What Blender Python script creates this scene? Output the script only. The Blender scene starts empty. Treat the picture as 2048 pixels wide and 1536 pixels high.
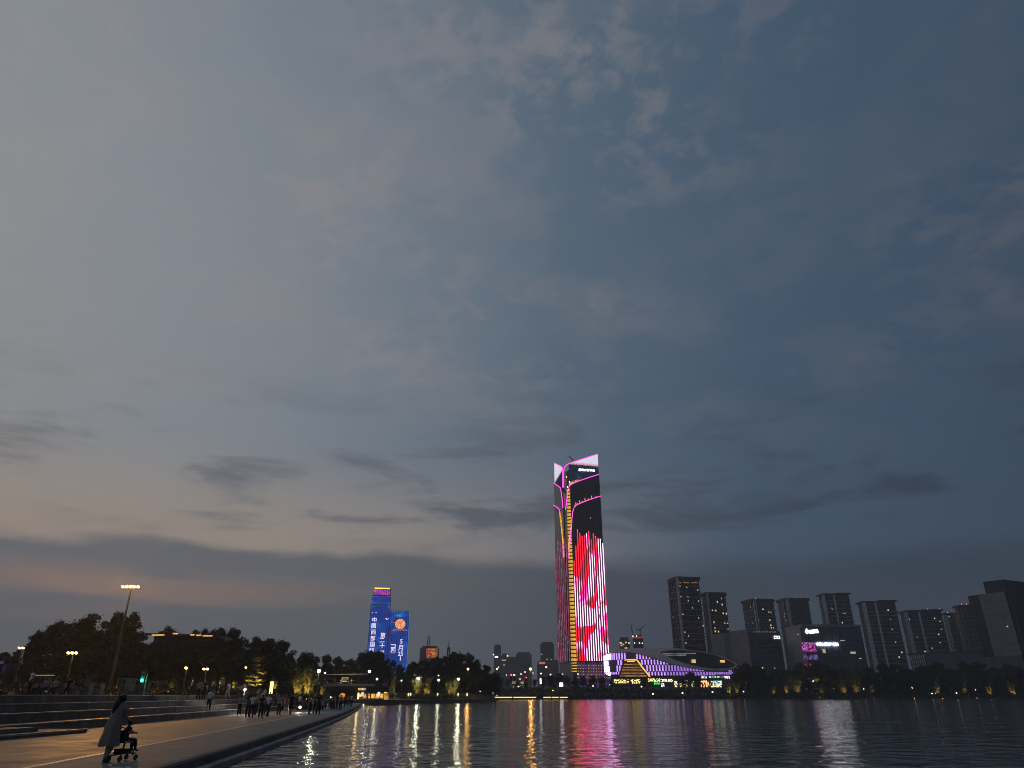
import bpy, bmesh, math, random
import numpy as np
from mathutils import Vector, Matrix

random.seed(7)
rng = np.random.default_rng(7)
scene = bpy.context.scene
COL = scene.collection

# ------------------------------------------------------------------ camera
F = 1390.0                       # focal length in photo pixels (2048 wide)
PITCH = math.atan((1390 - 768) / F)
CZ = 2.2                         # eye height above the water
HAZE = 0.00030                   # density of the evening haze
cam_data = bpy.data.cameras.new('camera')
cam_data.sensor_width = 36.0
cam_data.lens = F / 2048 * 36.0
cam_data.clip_start = 0.1
cam_data.clip_end = 20000
cam = bpy.data.objects.new('camera', cam_data)
COL.objects.link(cam)
cam.location = (0, 0, CZ)
cam.rotation_euler = (math.pi / 2 + PITCH, 0, 0)
scene.camera = cam
vs = scene.view_settings
vs.view_transform = 'Standard'
vs.look = 'None'
vs.exposure = 0
vs.gamma = 1
vs.use_curve_mapping = False
cy = scene.cycles
cy.max_bounces = 6
cy.diffuse_bounces = 2
cy.glossy_bounces = 3
cy.transmission_bounces = 2
cy.volume_bounces = 0
cy.sample_clamp_indirect = 4.0
cy.use_denoising = True
cy.use_light_tree = True
cy.filter_width = 0.85


def lin(r, g, b):
    def f(c):
        c /= 255.0
        return c / 12.92 if c <= 0.04045 else ((c + 0.055) / 1.055) ** 2.4
    return (f(r), f(g), f(b), 1.0)


# ------------------------------------------------------------------ sky (world)
SUN_AZ = math.radians(-62)       # the sun went down to the left
SUN_EL = math.radians(13)
world = bpy.data.worlds.new('World')
scene.world = world
world.use_nodes = True
wn = world.node_tree
wn.nodes.clear()


class NT:
    """small node-graph helper"""
    def __init__(self, nt):
        self.nt = nt

    def node(self, typ, **kw):
        n = self.nt.nodes.new(typ)
        for k, v in kw.items():
            setattr(n, k, v)
        return n

    def put(self, sock, v):
        if isinstance(v, bpy.types.NodeSocket):
            self.nt.links.new(v, sock)
        else:
            sock.default_value = v

    def math(self, op, a, b=0.0, c=0.0, clamp=False):
        n = self.node('ShaderNodeMath', operation=op, use_clamp=clamp)
        self.put(n.inputs[0], a)
        self.put(n.inputs[1], b)
        self.put(n.inputs[2], c)
        return n.outputs[0]

    def vmath(self, op, a, b=(0, 0, 0)):
        n = self.node('ShaderNodeVectorMath', operation=op)
        self.put(n.inputs[0], a)
        self.put(n.inputs[1], b)
        return n.outputs['Value'] if op in ('DOT_PRODUCT', 'LENGTH') else n.outputs['Vector']

    def smooth(self, v, a, b, lo=0.0, hi=1.0):
        n = self.node('ShaderNodeMapRange', interpolation_type='SMOOTHSTEP')
        self.put(n.inputs['Value'], v)
        self.put(n.inputs['From Min'], a)
        self.put(n.inputs['From Max'], b)
        self.put(n.inputs['To Min'], lo)
        self.put(n.inputs['To Max'], hi)
        return n.outputs[0]

    def ramp(self, v, stops, mode='LINEAR'):
        n = self.node('ShaderNodeValToRGB')
        n.color_ramp.interpolation = mode
        els = n.color_ramp.elements
        while len(els) < len(stops):
            els.new(0.5)
        for e, (p, c) in zip(els, stops):
            e.position = p
            e.color = c
        self.put(n.inputs[0], v)
        return n.outputs[0]

    def mix(self, fac, a, b, blend='MIX'):
        n = self.node('ShaderNodeMix', data_type='RGBA', blend_type=blend)
        self.put(n.inputs[0], fac)
        self.put(n.inputs[6], a)
        self.put(n.inputs[7], b)
        return n.outputs[2]

    def noise(self, vec, scale, detail=4.0, rough=0.55, lac=2.0, dist=0.0):
        n = self.node('ShaderNodeTexNoise')
        self.put(n.inputs['Vector'], vec)
        n.inputs['Scale'].default_value = scale
        n.inputs['Detail'].default_value = detail
        n.inputs['Roughness'].default_value = rough
        n.inputs['Lacunarity'].default_value = lac
        n.inputs['Distortion'].default_value = dist
        return n.outputs[0]

    def comb(self, x, y, z):
        n = self.node('ShaderNodeCombineXYZ')
        for i, v in enumerate((x, y, z)):
            self.put(n.inputs[i], v)
        return n.outputs[0]

    def sep(self, v):
        n = self.node('ShaderNodeSeparateXYZ')
        self.put(n.inputs[0], v)
        return n.outputs


w = NT(wn)
tc = w.node('ShaderNodeTexCoord')
dirv = w.vmath('NORMALIZE', tc.outputs['Generated'])
dx, dy, dz = w.sep(dirv)
el = w.math('ARCSINE', dz)                                   # elevation (rad)
az = w.math('ARCTAN2', dx, dy)                               # azimuth from +Y
eld = w.math('MULTIPLY', el, 57.2958)
azd = w.math('MULTIPLY', az, 57.2958)
sdir = (math.sin(SUN_AZ) * math.cos(SUN_EL), math.cos(SUN_AZ) * math.cos(SUN_EL), math.sin(SUN_EL))
sdot = w.vmath('DOT_PRODUCT', dirv, sdir)
t = w.math('MULTIPLY_ADD', sdot, 0.5, 0.5)                   # 0 away from the afterglow .. 1 towards it
clear = w.ramp(t, [
    (0.00, lin(60, 76, 98)), (0.42, lin(60, 77, 99)), (0.60, lin(71, 91, 113)),
    (0.72, lin(89, 107, 124)), (0.83, lin(120, 131, 143)), (0.92, lin(141, 147, 154)), (1.0, lin(154, 154, 152))])
# warm band low over the horizon on the afterglow side
warm_amt = w.math('MULTIPLY', w.smooth(eld, 19.0, 10.0), w.smooth(t, 0.58, 0.92))
clear = w.mix(w.math('MULTIPLY', warm_amt, 0.9), clear, lin(170, 154, 140))
nish = w.node('ShaderNodeTexSky', sky_type='NISHITA')
nish.sun_disc = False
nish.sun_elevation = math.radians(-1.0)
nish.sun_rotation = SUN_AZ
nish.air_density = 1.0
nish.dust_density = 2.0
nish.ozone_density = 2.0
nk = w.vmath('SCALE', nish.outputs[0])
nk.node.inputs['Scale'].default_value = 0.05
clear = w.mix(0.06, clear, nk)

# altocumulus puffs high up: coordinates on a cloud sheet
iz = w.math('DIVIDE', 1.0, w.math('ADD', w.math('MAXIMUM', dz, 0.0), 0.12))
px_ = w.math('MULTIPLY', dx, iz)
py_ = w.math('MULTIPLY', dy, iz)
sheet = w.comb(px_, py_, 0.37)
n1 = w.noise(sheet, 14.5, 6.0, 0.58, 2.1, 0.25)
n2 = w.noise(w.vmath('ADD', sheet, (3.3, 1.7, 0)), 1.35, 3.0, 0.5)
n3 = w.noise(w.vmath('ADD', sheet, (7.1, 4.2, 2.0)), 2.6, 6.0, 0.6)
puff = w.smooth(n1, 0.43, 0.63)
zone = w.math('MULTIPLY', w.smooth(n2, 0.36, 0.56), w.smooth(eld, 19.0, 31.0))
zone = w.math('MULTIPLY', zone, w.smooth(t, 0.96, 0.78, 0.12, 1.0))
puff = w.math('MULTIPLY', puff, zone)
puffcol = w.ramp(t, [(0.0, lin(82, 92, 104)), (0.48, lin(88, 95, 105)), (0.62, lin(106, 111, 119)),
                     (0.76, lin(136, 133, 137)), (1.0, lin(160, 154, 150))])
col = w.mix(w.math('MULTIPLY', puff, 0.80), clear, puffcol)
veil = w.math('MULTIPLY', w.smooth(n3, 0.42, 0.68), w.smooth(eld, 12.0, 26.0))
col = w.mix(w.math('MULTIPLY', veil, 0.30), col, puffcol)

# darker streaks between 11 and 22 degrees
band = w.comb(w.math('MULTIPLY', az, 3.4), w.math('MULTIPLY', el, 15.0), 2.2)
s1 = w.noise(band, 1.25, 7.0, 0.6, 2.1, 0.35)
s2 = w.noise(w.vmath('ADD', band, (5.2, 3.1, 0.0)), 0.55, 2.0)
smask = w.math('MULTIPLY', w.smooth(eld, 9.0, 13.0), w.smooth(eld, 25.0, 15.5))
streak = w.math('MULTIPLY', w.smooth(w.math('ADD', s1, w.math('MULTIPLY', s2, 0.35)), 0.655, 0.86), smask)
darkcol = w.ramp(t, [(0.0, lin(48, 60, 76)), (0.5, lin(50, 64, 80)), (0.7, lin(72, 81, 93)), (0.85, lin(98, 102, 112)), (1.0, lin(116, 116, 120))])
col = w.mix(w.math('MULTIPLY', streak, 0.85), col, darkcol)

# cloud bank lying along the horizon, ragged top edge near 10 degrees
edge = w.noise(w.comb(w.math('MULTIPLY', az, 4.0), w.math('MULTIPLY', el, 14.0), 7.7), 1.9, 8.0, 0.6)
edge_el = w.math('MULTIPLY_ADD', w.math('SUBTRACT', edge, 0.5), 2.6, 10.5)
soft = w.smooth(t, 0.62, 0.86, 2.6, 1.0)
bank = w.smooth(w.math('SUBTRACT', edge_el, eld), 0.0, soft)
bcol = w.ramp(t, [(0.0, lin(50, 62, 76)), (0.5, lin(53, 66, 80)), (0.68, lin(66, 75, 86)), (0.8, lin(91, 97, 104)), (0.9, lin(103, 107, 114)), (1.0, lin(112, 113, 117))])
# lighter, pinkish gaps low in the bank on the afterglow side
gapn = w.noise(w.comb(w.math('MULTIPLY', az, 2.6), w.math('MULTIPLY', el, 26.0), 4.4), 1.1, 5.0, 0.55)
gap = w.math('MULTIPLY', w.smooth(gapn, 0.40, 0.60), w.math('MULTIPLY', w.smooth(eld, 4.0, 5.8), w.smooth(eld, 9.0, 7.0)))
gapcol = w.ramp(t, [(0.0, lin(46, 56, 70)), (0.66, lin(72, 78, 86)), (0.8, lin(116, 108, 104)), (0.92, lin(160, 130, 114)), (1.0, lin(172, 138, 116))])
bcol = w.mix(w.math('MULTIPLY', w.math('MULTIPLY', gap, 0.75), w.smooth(t, 0.74, 0.92, 0.25, 1.0)), bcol, gapcol)
col = w.mix(w.math('MULTIPLY', bank, 0.92), col, bcol)
bg = w.node('ShaderNodeBackground')
w.put(bg.inputs[0], col)
bg.inputs[1].default_value = 1.0
wo = w.node('ShaderNodeOutputWorld')
wn.links.new(bg.outputs[0], wo.inputs[0])

# very faint, very soft light of the afterglow
sun_d = bpy.data.lights.new('afterglow_sun', 'SUN')
sun_d.energy = 0.03
sun_d.angle = math.radians(40)
sun_d.color = (1.0, 0.86, 0.74)
sun = bpy.data.objects.new('afterglow_sun', sun_d)
COL.objects.link(sun)
sun.rotation_euler = Vector(sdir).to_track_quat('Z', 'Y').to_euler()

# ------------------------------------------------------------------ helpers
CP, SP = math.cos(PITCH), math.sin(PITCH)


def ray(px, py):
    return Vector((px - 1024, F * CP - (768 - py) * SP, F * SP + (768 - py) * CP))


def P(px, py, Y):
    """world point seen at photo pixel (px, py) when it stands Y metres ahead"""
    d = ray(px, py)
    d *= Y / d.y
    return Vector((d.x, d.y, d.z + CZ))


def pix(p):
    """photo pixel of a world point"""
    x, y, z = p[0], p[1], p[2] - CZ
    dep = y * CP + z * SP
    return (1024 + F * x / dep, 768 - F * (z * CP - y * SP) / dep)


def G(px, py, z):
    d = ray(px, py)
    k = (z - CZ) / d.z
    return Vector((d.x * k, d.y * k, z))


def tag(o, label=None, cat=None, group=None, kind=None):
    if label:
        o['label'] = label
    if cat:
        o['category'] = cat
    if group:
        o['group'] = group
    if kind:
        o['kind'] = kind
    return o


def thing(name, label, cat, loc=(0, 0, 0), rz=0.0, group=None):
    o = bpy.data.objects.new(name, None)
    o.empty_display_size = 0.3
    COL.objects.link(o)
    o.location = loc
    o.rotation_euler = (0, 0, rz)
    return tag(o, label, cat, group)


def link_mesh(name, me, parent=None, loc=(0, 0, 0), rz=0.0, scale=None):
    o = bpy.data.objects.new(name, me)
    COL.objects.link(o)
    o.location = loc
    o.rotation_euler = (0, 0, rz)
    if scale is not None:
        o.scale = scale
    if parent is not None:
        o.parent = parent
    return o


def light(name, typ, parent, loc, color, energy, **kw):
    d = bpy.data.lights.new(name, typ)
    d.color = color
    d.energy = energy
    for k, v in kw.items():
        setattr(d, k, v)
    o = bpy.data.objects.new(name, d)
    COL.objects.link(o)
    o.location = loc
    o.parent = parent
    return o


class MB:
    """collects shapes that become ONE mesh object"""
    def __init__(self):
        self.v, self.f, self.m = [], [], []

    def add(self, verts, faces, mi=0):
        b = len(self.v)
        self.v += [tuple(p) for p in verts]
        self.f += [tuple(i + b for i in q) for q in faces]
        self.m += [mi] * len(faces)
        return self

    def box(self, x0, x1, y0, y1, z0, z1, mi=0):
        v = [(x0, y0, z0), (x1, y0, z0), (x1, y1, z0), (x0, y1, z0), (x0, y0, z1), (x1, y0, z1), (x1, y1, z1), (x0, y1, z1)]
        return self.add(v, [(0, 3, 2, 1), (4, 5, 6, 7), (0, 1, 5, 4), (1, 2, 6, 5), (2, 3, 7, 6), (3, 0, 4, 7)], mi)

    def prism(self, poly, z0, z1, mi=0):
        n = len(poly)
        tops = z1 if hasattr(z1, '__len__') else [z1] * n
        v = [(p[0], p[1], z0) for p in poly] + [(p[0], p[1], tops[i]) for i, p in enumerate(poly)]
        f = [tuple(range(n - 1, -1, -1)), tuple(range(n, 2 * n))]
        f += [(i, (i + 1) % n, n + (i + 1) % n, n + i) for i in range(n)]
        return self.add(v, f, mi)

    def slab(self, poly, y0, y1, mi=0):
        """polygon in x/z, thick along y"""
        n = len(poly)
        v = [(p[0], y0, p[1]) for p in poly] + [(p[0], y1, p[1]) for p in poly]
        f = [tuple(range(n)), tuple(range(2 * n - 1, n - 1, -1))]
        f += [((i + 1) % n, i, n + i, n + (i + 1) % n) for i in range(n)]
        return self.add(v, f, mi)

    def tube(self, pts, rad, n=8, mi=0, caps=True):
        pts = [Vector(p) for p in pts]
        if not hasattr(rad, '__len__'):
            rad = [rad] * len(pts)
        v, f = [], []
        for i, p in enumerate(pts):
            d = (pts[min(i + 1, len(pts) - 1)] - pts[max(i - 1, 0)])
            d = d.normalized() if d.length > 1e-9 else Vector((0, 0, 1))
            ref = Vector((0, 0, 1)) if abs(d.z) < 0.9 else Vector((1, 0, 0))
            a = d.cross(ref).normalized()
            b = a.cross(d)
            for k in range(n):
                th = 2 * math.pi * k / n
                v.append(p + (a * math.cos(th) + b * math.sin(th)) * rad[i])
        for i in range(len(pts) - 1):
            for k in range(n):
                k2 = (k + 1) % n
                f.append((i * n + k, i * n + k2, (i + 1) * n + k2, (i + 1) * n + k))
        if caps:
            f.append(tuple(range(n - 1, -1, -1)))
            f.append(tuple((len(pts) - 1) * n + k for k in range(n)))
        return self.add(v, f, mi)

    def lathe(self, prof, n=12, c=(0, 0, 0), sx=1.0, sy=1.0, mi=0):
        v, f = [], []
        for r, z in prof:
            for k in range(n):
                th = 2 * math.pi * k / n
                v.append((c[0] + r * sx * math.cos(th), c[1] + r * sy * math.sin(th), c[2] + z))
        for i in range(len(prof) - 1):
            for k in range(n):
                k2 = (k + 1) % n
                f.append((i * n + k, i * n + k2, (i + 1) * n + k2, (i + 1) * n + k))
        f.append(tuple(range(n - 1, -1, -1)))
        f.append(tuple((len(prof) - 1) * n + k for k in range(n)))
        return self.add(v, f, mi)

    def ball(self, c, r, n=10, m=6, sx=1, sy=1, sz=1, mi=0):
        prof = [(max(1e-3, r * math.sin(math.pi * i / m)), -r * sz * math.cos(math.pi * i / m)) for i in range(m + 1)]
        return self.lathe(prof, n, c, sx, sy, mi)

    def mesh(self, name, mats, smooth=False):
        me = bpy.data.meshes.new(name)
        me.from_pydata(self.v, [], self.f)
        if not isinstance(mats, (list, tuple)):
            mats = [mats]
        for m_ in mats:
            me.materials.append(m_)
        me.polygons.foreach_set('material_index', self.m)
        me.polygons.foreach_set('use_smooth', [smooth] * len(self.f))
        me.update()
        return me

    def build(self, name, mats, parent=None, loc=(0, 0, 0), smooth=False):
        return link_mesh(name, self.mesh(name, mats, smooth), parent, loc)


# ------------------------------------------------------------------ materials
def mat(name, color, rough=0.7, metal=0.0, var=0.25, scale=3.0, spec=0.5, bump=0.0, color2=None):
    m = bpy.data.materials.new(name)
    m.use_nodes = True
    g = NT(m.node_tree)
    b = m.node_tree.nodes['Principled BSDF']
    tcn = g.node('ShaderNodeTexCoord')
    n = g.noise(tcn.outputs['Object'], scale, 5.0, 0.6)
    c2 = color2 or tuple(c * (1 - var) for c in color)
    c1 = tuple(min(1.0, c * (1 + var * 0.5)) for c in color)
    g.put(b.inputs['Base Color'], g.mix(g.smooth(n, 0.3, 0.7), (*c2[:3], 1), (*c1[:3], 1)))
    b.inputs['Roughness'].default_value = rough
    b.inputs['Metallic'].default_value = metal
    b.inputs['Specular IOR Level'].default_value = spec
    if bump:
        bn = g.node('ShaderNodeBump')
        bn.inputs['Strength'].default_value = bump
        g.put(bn.inputs['Height'], n)
        g.put(b.inputs['Normal'], bn.outputs[0])
    return m


def emis(name, color, strength, var=0.0, scale=1.0):
    m = bpy.data.materials.new(name)
    m.use_nodes = True
    g = NT(m.node_tree)
    m.node_tree.nodes.clear()
    e = g.node('ShaderNodeEmission')
    e.inputs['Color'].default_value = (*color[:3], 1)
    if var:
        tcn = g.node('ShaderNodeTexCoord')
        n = g.noise(tcn.outputs['Object'], scale, 3.0)
        g.put(e.inputs['Strength'], g.smooth(n, 0.3, 0.7, strength * (1 - var), strength * (1 + var * 0.5)))
    else:
        e.inputs['Strength'].default_value = strength
    o = g.node('ShaderNodeOutputMaterial')
    m.node_tree.links.new(e.outputs[0], o.inputs[0])
    return m


def ordinal(n):
    base = ['', 'first', 'second', 'third', 'fourth', 'fifth', 'sixth', 'seventh', 'eighth', 'ninth', 'tenth', 'eleventh', 'twelfth',
            'thirteenth', 'fourteenth', 'fifteenth', 'sixteenth', 'seventeenth', 'eighteenth', 'nineteenth']
    if n < 20:
        return base[n]
    tens = {2: 'twent', 3: 'thirt', 4: 'fort', 5: 'fift', 6: 'sixt', 7: 'sevent'}[n // 10]
    return tens + 'ieth' if n % 10 == 0 else tens + 'y-' + base[n % 10]


M = {}
M['metal'] = mat('galvanised_metal', (0.30, 0.29, 0.27), 0.45, 0.6)
M['dark_metal'] = mat('dark_metal', (0.035, 0.035, 0.038), 0.5, 0.4)
M['concrete'] = mat('concrete', (0.26, 0.25, 0.23), 0.8, 0, 0.3, 2.0)
M['dark_glass'] = mat('dark_glass', (0.012, 0.014, 0.018), 0.18, 0, 0.3, 0.4)
M['bark'] = mat('bark', (0.09, 0.065, 0.045), 0.9, 0, 0.4, 6.0, bump=0.3)
SOD = (1.0, 0.44, 0.08)
WARM = (1.0, 0.72, 0.36)
COOL = (0.98, 1.0, 0.70)
M['sodium'] = emis('sodium_lamp_glass', (1.0, 0.50, 0.10), 13)
M['sodium_dim'] = emis('sodium_lamp_glass_dim', (1.0, 0.60, 0.20), 6)
M['white_lamp'] = emis('white_lamp_glass', (1.0, 0.98, 0.66), 9)
M['far_white'] = emis('far_white_lamp_glass', (1.0, 0.93, 0.78), 1.7)
M['far_warm'] = emis('far_warm_lamp_glass', (1.0, 0.55, 0.16), 3)
M['red_lamp'] = emis('red_lamp_glass', (1.0, 0.04, 0.05), 7)
M['green_lamp'] = emis('green_lamp_glass', (0.02, 1.0, 0.42), 9)
M['lit_window'] = emis('lit_window_warm', (1.0, 0.70, 0.28), 0.95, 0.4, 0.7)
M['lit_window_white'] = emis('lit_window_white', (1.0, 0.86, 0.62), 0.45, 0.5, 0.7)
M['sign_white'] = emis('sign_white_glow', (0.92, 0.93, 1.0), 4.5)
M['gold_led'] = emis('gold_led_strip', (1.0, 0.60, 0.12), 2.2)

# ================================================================== the setting
def struct(o):
    o['kind'] = 'structure'
    return o


# ---- water
wm = bpy.data.materials.new('lake_water')
wm.use_nodes = True
g = NT(wm.node_tree)
b = wm.node_tree.nodes['Principled BSDF']
b.inputs['Base Color'].default_value = (0.040, 0.037, 0.033, 1)
b.inputs['Roughness'].default_value = 0.10
b.inputs['IOR'].default_value = 1.33
geo = g.node('ShaderNodeNewGeometry')
pos = geo.outputs['Position']
ppx, ppy, ppz = g.sep(pos)
rip = g.comb(g.math('MULTIPLY', ppx, 0.8), g.math('MULTIPLY', ppy, 1.0), 0.0)
na = g.noise(rip, 1.05, 3.0, 0.5, 2.1, 0.5)
nb = g.noise(g.vmath('ADD', rip, (31.0, 17.0, 3.0)), 0.38, 2.0, 0.5)
patch = g.noise(g.comb(g.math('MULTIPLY', ppx, 0.012), g.math('MULTIPLY', ppy, 0.05), 5.0), 1.0, 3.0)
hgt = g.math('ADD', g.math('MULTIPLY', na, g.smooth(patch, 0.3, 0.7, 0.75, 1.15)), g.math('MULTIPLY', nb, 1.2))
bn = g.node('ShaderNodeBump')
bn.inputs['Strength'].default_value = 1.0
bn.inputs['Distance'].default_value = 0.095
g.put(bn.inputs['Height'], hgt)
g.put(b.inputs['Normal'], bn.outputs[0])
mb = MB()
mb.add([(-80, -60, 0.2), (1600, -60, 0.2), (1600, 1300, 0.2), (-80, 1300, 0.2)], [(0, 1, 2, 3)])
struct(mb.build('water', wm))


# ---- promenade along the lake
def edge_x(y):
    yy = y - 19.0
    return -8.33 - 0.132 * yy - 0.000235 * yy * yy


def line_x(y):
    return edge_x(y) - 3.3


def steps_x(y):
    return -22.0 - 0.09 * (y - 35.0)


YS = [-12 + 4 * i for i in range(45)]            # -12 .. 164


def ribbon(name, fa, fb, z, m, ys=YS):
    """flat sheet between two curves"""
    mb_ = MB()
    v, f = [], []
    for i, y in enumerate(ys):
        v += [(fa(y), y, z), (fb(y), y, z)]
        if i:
            f.append((2 * i - 2, 2 * i - 1, 2 * i + 1, 2 * i))
    return mb_.add(v, f).build(name, m)


def rib_section(name, prof, m, ys=YS):
    """cross-section [(offset from the quay edge, z)...] swept along the quay"""
    v, f = [], []
    n = len(prof)
    for i, y in enumerate(ys):
        v += [(edge_x(y) + o_, y, z) for o_, z in prof]
        if i:
            f += [((i - 1) * n + k, (i - 1) * n + k + 1, i * n + k + 1, i * n + k) for k in range(n - 1)]
    return MB().add(v, f).build(name, m)


pm = bpy.data.materials.new('granite_paving')
pm.use_nodes = True
g = NT(pm.node_tree)
b = pm.node_tree.nodes['Principled BSDF']
geo = g.node('ShaderNodeNewGeometry')
pn = g.noise(geo.outputs['Position'], 0.7, 6.0, 0.65)
gx, gy, gz = g.sep(geo.outputs['Position'])
br = g.node('ShaderNodeTexBrick')
g.put(br.inputs['Vector'], g.comb(g.math('MULTIPLY', gx, 1.0), g.math('MULTIPLY', gy, 1.0), 0.0))
br.inputs['Scale'].default_value = 1.0
br.inputs['Brick Width'].default_value = 1.2
br.inputs['Row Height'].default_value = 0.6
br.inputs['Mortar Size'].default_value = 0.02
br.inputs['Color1'].default_value = (0.21, 0.17, 0.125, 1)
br.inputs['Color2'].default_value = (0.17, 0.14, 0.10, 1)
br.inputs['Mortar'].default_value = (0.06, 0.055, 0.05, 1)
g.put(b.inputs['Base Color'], g.mix(0.5, br.outputs[0], g.mix(g.smooth(pn, 0.3, 0.7), (0.12, 0.098, 0.072, 1), (0.24, 0.195, 0.145, 1))))
g.put(b.inputs['Roughness'], g.smooth(pn, 0.3, 0.7, 0.58, 0.8))
M['paving'] = pm
M['teal'] = mat('blue_grey_granite', (0.062, 0.135, 0.155), 0.75, 0, 0.35, 1.2)
M['edge_line'] = mat('pale_edge_stone', (0.42, 0.38, 0.32), 0.55, 0, 0.25, 2.0)
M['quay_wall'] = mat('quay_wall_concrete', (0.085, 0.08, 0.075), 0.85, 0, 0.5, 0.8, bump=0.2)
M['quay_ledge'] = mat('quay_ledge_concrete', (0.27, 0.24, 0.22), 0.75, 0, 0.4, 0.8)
M['step_stone'] = mat('step_stone', (0.15, 0.125, 0.10), 0.75, 0, 0.45, 0.9, bump=0.1)
M['step_nosing'] = mat('step_nosing_stone', (0.30, 0.26, 0.21), 0.5, 0, 0.3, 1.5)
M['grass'] = mat('dark_grass', (0.022, 0.028, 0.013), 0.95, 0, 0.5, 0.3)
M['soil'] = mat('bank_soil', (0.05, 0.045, 0.035), 0.95, 0, 0.5, 0.2)
M['asphalt'] = mat('asphalt', (0.05, 0.05, 0.05), 0.8, 0, 0.3, 0.5)
M['plaza'] = mat('plaza_paving', (0.15, 0.13, 0.11), 0.7, 0, 0.4, 0.5)

struct(ribbon('promenade', lambda y: steps_x(y) - 0.3, lambda y: edge_x(y) - 0.05, 0.6, M['paving']))
struct(ribbon('edge_paving', lambda y: line_x(y), lambda y: edge_x(y) - 0.04, 0.606, M['teal']))
struct(ribbon('edge_line', lambda y: line_x(y) - 0.11, lambda y: line_x(y) + 0.11, 0.612, M['edge_line']))
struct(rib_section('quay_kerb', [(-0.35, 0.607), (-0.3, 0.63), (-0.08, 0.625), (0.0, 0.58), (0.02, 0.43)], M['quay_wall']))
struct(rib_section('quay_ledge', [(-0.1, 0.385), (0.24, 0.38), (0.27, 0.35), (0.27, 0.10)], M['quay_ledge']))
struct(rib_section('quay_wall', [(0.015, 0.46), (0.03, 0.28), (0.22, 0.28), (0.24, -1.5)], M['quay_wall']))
# the quay runs on round the corner under the viewer
struct(MB().box(edge_x(0) - 0.04, 14, -14, 4.0, -1.5, 0.596).build('viewer_quay', M['paving']))

# ---- terraced seating steps on the left
TIERS = [(0.0, 1.0), (1.4, 1.4), (2.8, 1.8), (4.2, 2.2)]


def tier_z(x, y):
    d = steps_x(y) - x
    z = 0.6
    for o_, zz in TIERS:
        if d > o_:
            z = zz
    return z


def stone_var(name, c1, c2, rough):
    m = bpy.data.materials.new(name)
    m.use_nodes = True
    g = NT(m.node_tree)
    b_ = m.node_tree.nodes['Principled BSDF']
    geo_ = g.node('ShaderNodeNewGeometry')
    oi = g.node('ShaderNodeObjectInfo')
    n_ = g.noise(geo_.outputs['Position'], 1.4, 6.0, 0.65)
    c = g.mix(g.smooth(n_, 0.3, 0.7), c1, c2)
    k_ = g.vmath('SCALE', c)
    g.put(k_.node.inputs['Scale'], g.math('MULTIPLY_ADD', oi.outputs['Random'], 0.5, 0.75))
    g.put(b_.inputs['Base Color'], k_)
    b_.inputs['Roughness'].default_value = rough
    return m


M['step_block'] = stone_var('step_block_stone', (0.10, 0.083, 0.065, 1), (0.19, 0.158, 0.125, 1), 0.75)
terrace = thing('seating_steps', 'long stone seating steps rising from the promenade to the upper plaza', 'steps', (steps_x(35), 35, 0.6))
for k, (o_, zz) in enumerate(TIERS):
    v, f, v2, f2 = [], [], [], []
    ys = [4 + 4 * i for i in range(26)]          # 4..104
    for i, y in enumerate(ys):
        x = steps_x(y) - o_ - steps_x(35)
        y_ = y - 35
        back = 1.6 if k < 3 else 0.6
        v += [(x - 0.12, y_, zz - 0.41 - 0.6), (x - 0.12, y_, zz - 0.05 - 0.6), (x - 0.12, y_, zz - 0.012 - 0.6), (x - back, y_, zz - 0.012 - 0.6)]
        v2 += [(x + 0.03, y_, zz - 0.045 - 0.6), (x + 0.03, y_, zz + 0.005 - 0.6), (x - 0.14, y_, zz + 0.005 - 0.6)]
        if i:
            a, c = 4 * i - 4, 4 * i
            f += [(a, a + 1, c + 1, c), (a + 1, a + 2, c + 2, c + 1), (a + 2, a + 3, c + 3, c + 2)]
            a, c = 3 * i - 3, 3 * i
            f2 += [(a, a + 1, c + 1, c), (a + 1, a + 2, c + 2, c + 1)]
    n_ = len(v) - 4                               # closed far end
    f.append((n_, n_ + 1, n_ + 2, n_ + 3))
    tread = MB().add(v, f).build('tier', M['step_stone'], terrace)
    MB().add(v2, f2).build('nosing', M['step_nosing'], tread)
# the stone blocks the tiers are faced with, 1.9 m each with open joints
BLOCK = MB().box(-0.7, 0.0, 0.012, 1.888, -0.40, -0.002).mesh('block', M['step_block'])
for (o_, zz) in TIERS:
    for q in range(36):
        y = 22 + 1.9 * q
        x = steps_x(y) - o_ + random.uniform(-0.008, 0.008)
        link_mesh('block', BLOCK, terrace, (x - steps_x(35), y - 35, zz - 0.6), math.atan(0.09))
# low block of two extra steps at the very left
fs = thing('low_step_block', 'low block of two shallow stone steps at the foot of the seating steps', 'steps', (steps_x(32), 32, 0.6))
MB().box(-3, 1.9, -14, 4.2, 0, 0.16).build('tread', M['step_stone'], fs)
MB().box(-3, 1.2, -14, 1.6, 0.163, 0.33).build('tread', M['step_stone'], fs)
MB().box(1.80, 1.92, -14, 4.22, 0.10, 0.166).build('nosing', M['step_nosing'], fs)

struct(MB().prism([(steps_x(104) - 4.6, 104), (steps_x(4) - 4.6, 4), (-260, 4), (-260, 104)], 1.0, 2.196).build('upper_plaza', M['plaza']))
struct(MB().prism([(steps_x(165) - 1, 165), (steps_x(104.2) - 0.3, 104.2), (-260, 104.2), (-260, 165)], 0.4, 1.3).build('garden_ground', M['grass']))


# ---- wooded hill on the left
HX = [(-420, 1), (-190, 1), (-150, 2), (-120, 4.0), (-100, 5.5), (-82, 5.5), (-66, 4.0), (-52, 2.0), (-36, 2.0), (-18, 2.0), (-6, 1.5), (6, 1.0), (40, 0)]


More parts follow.
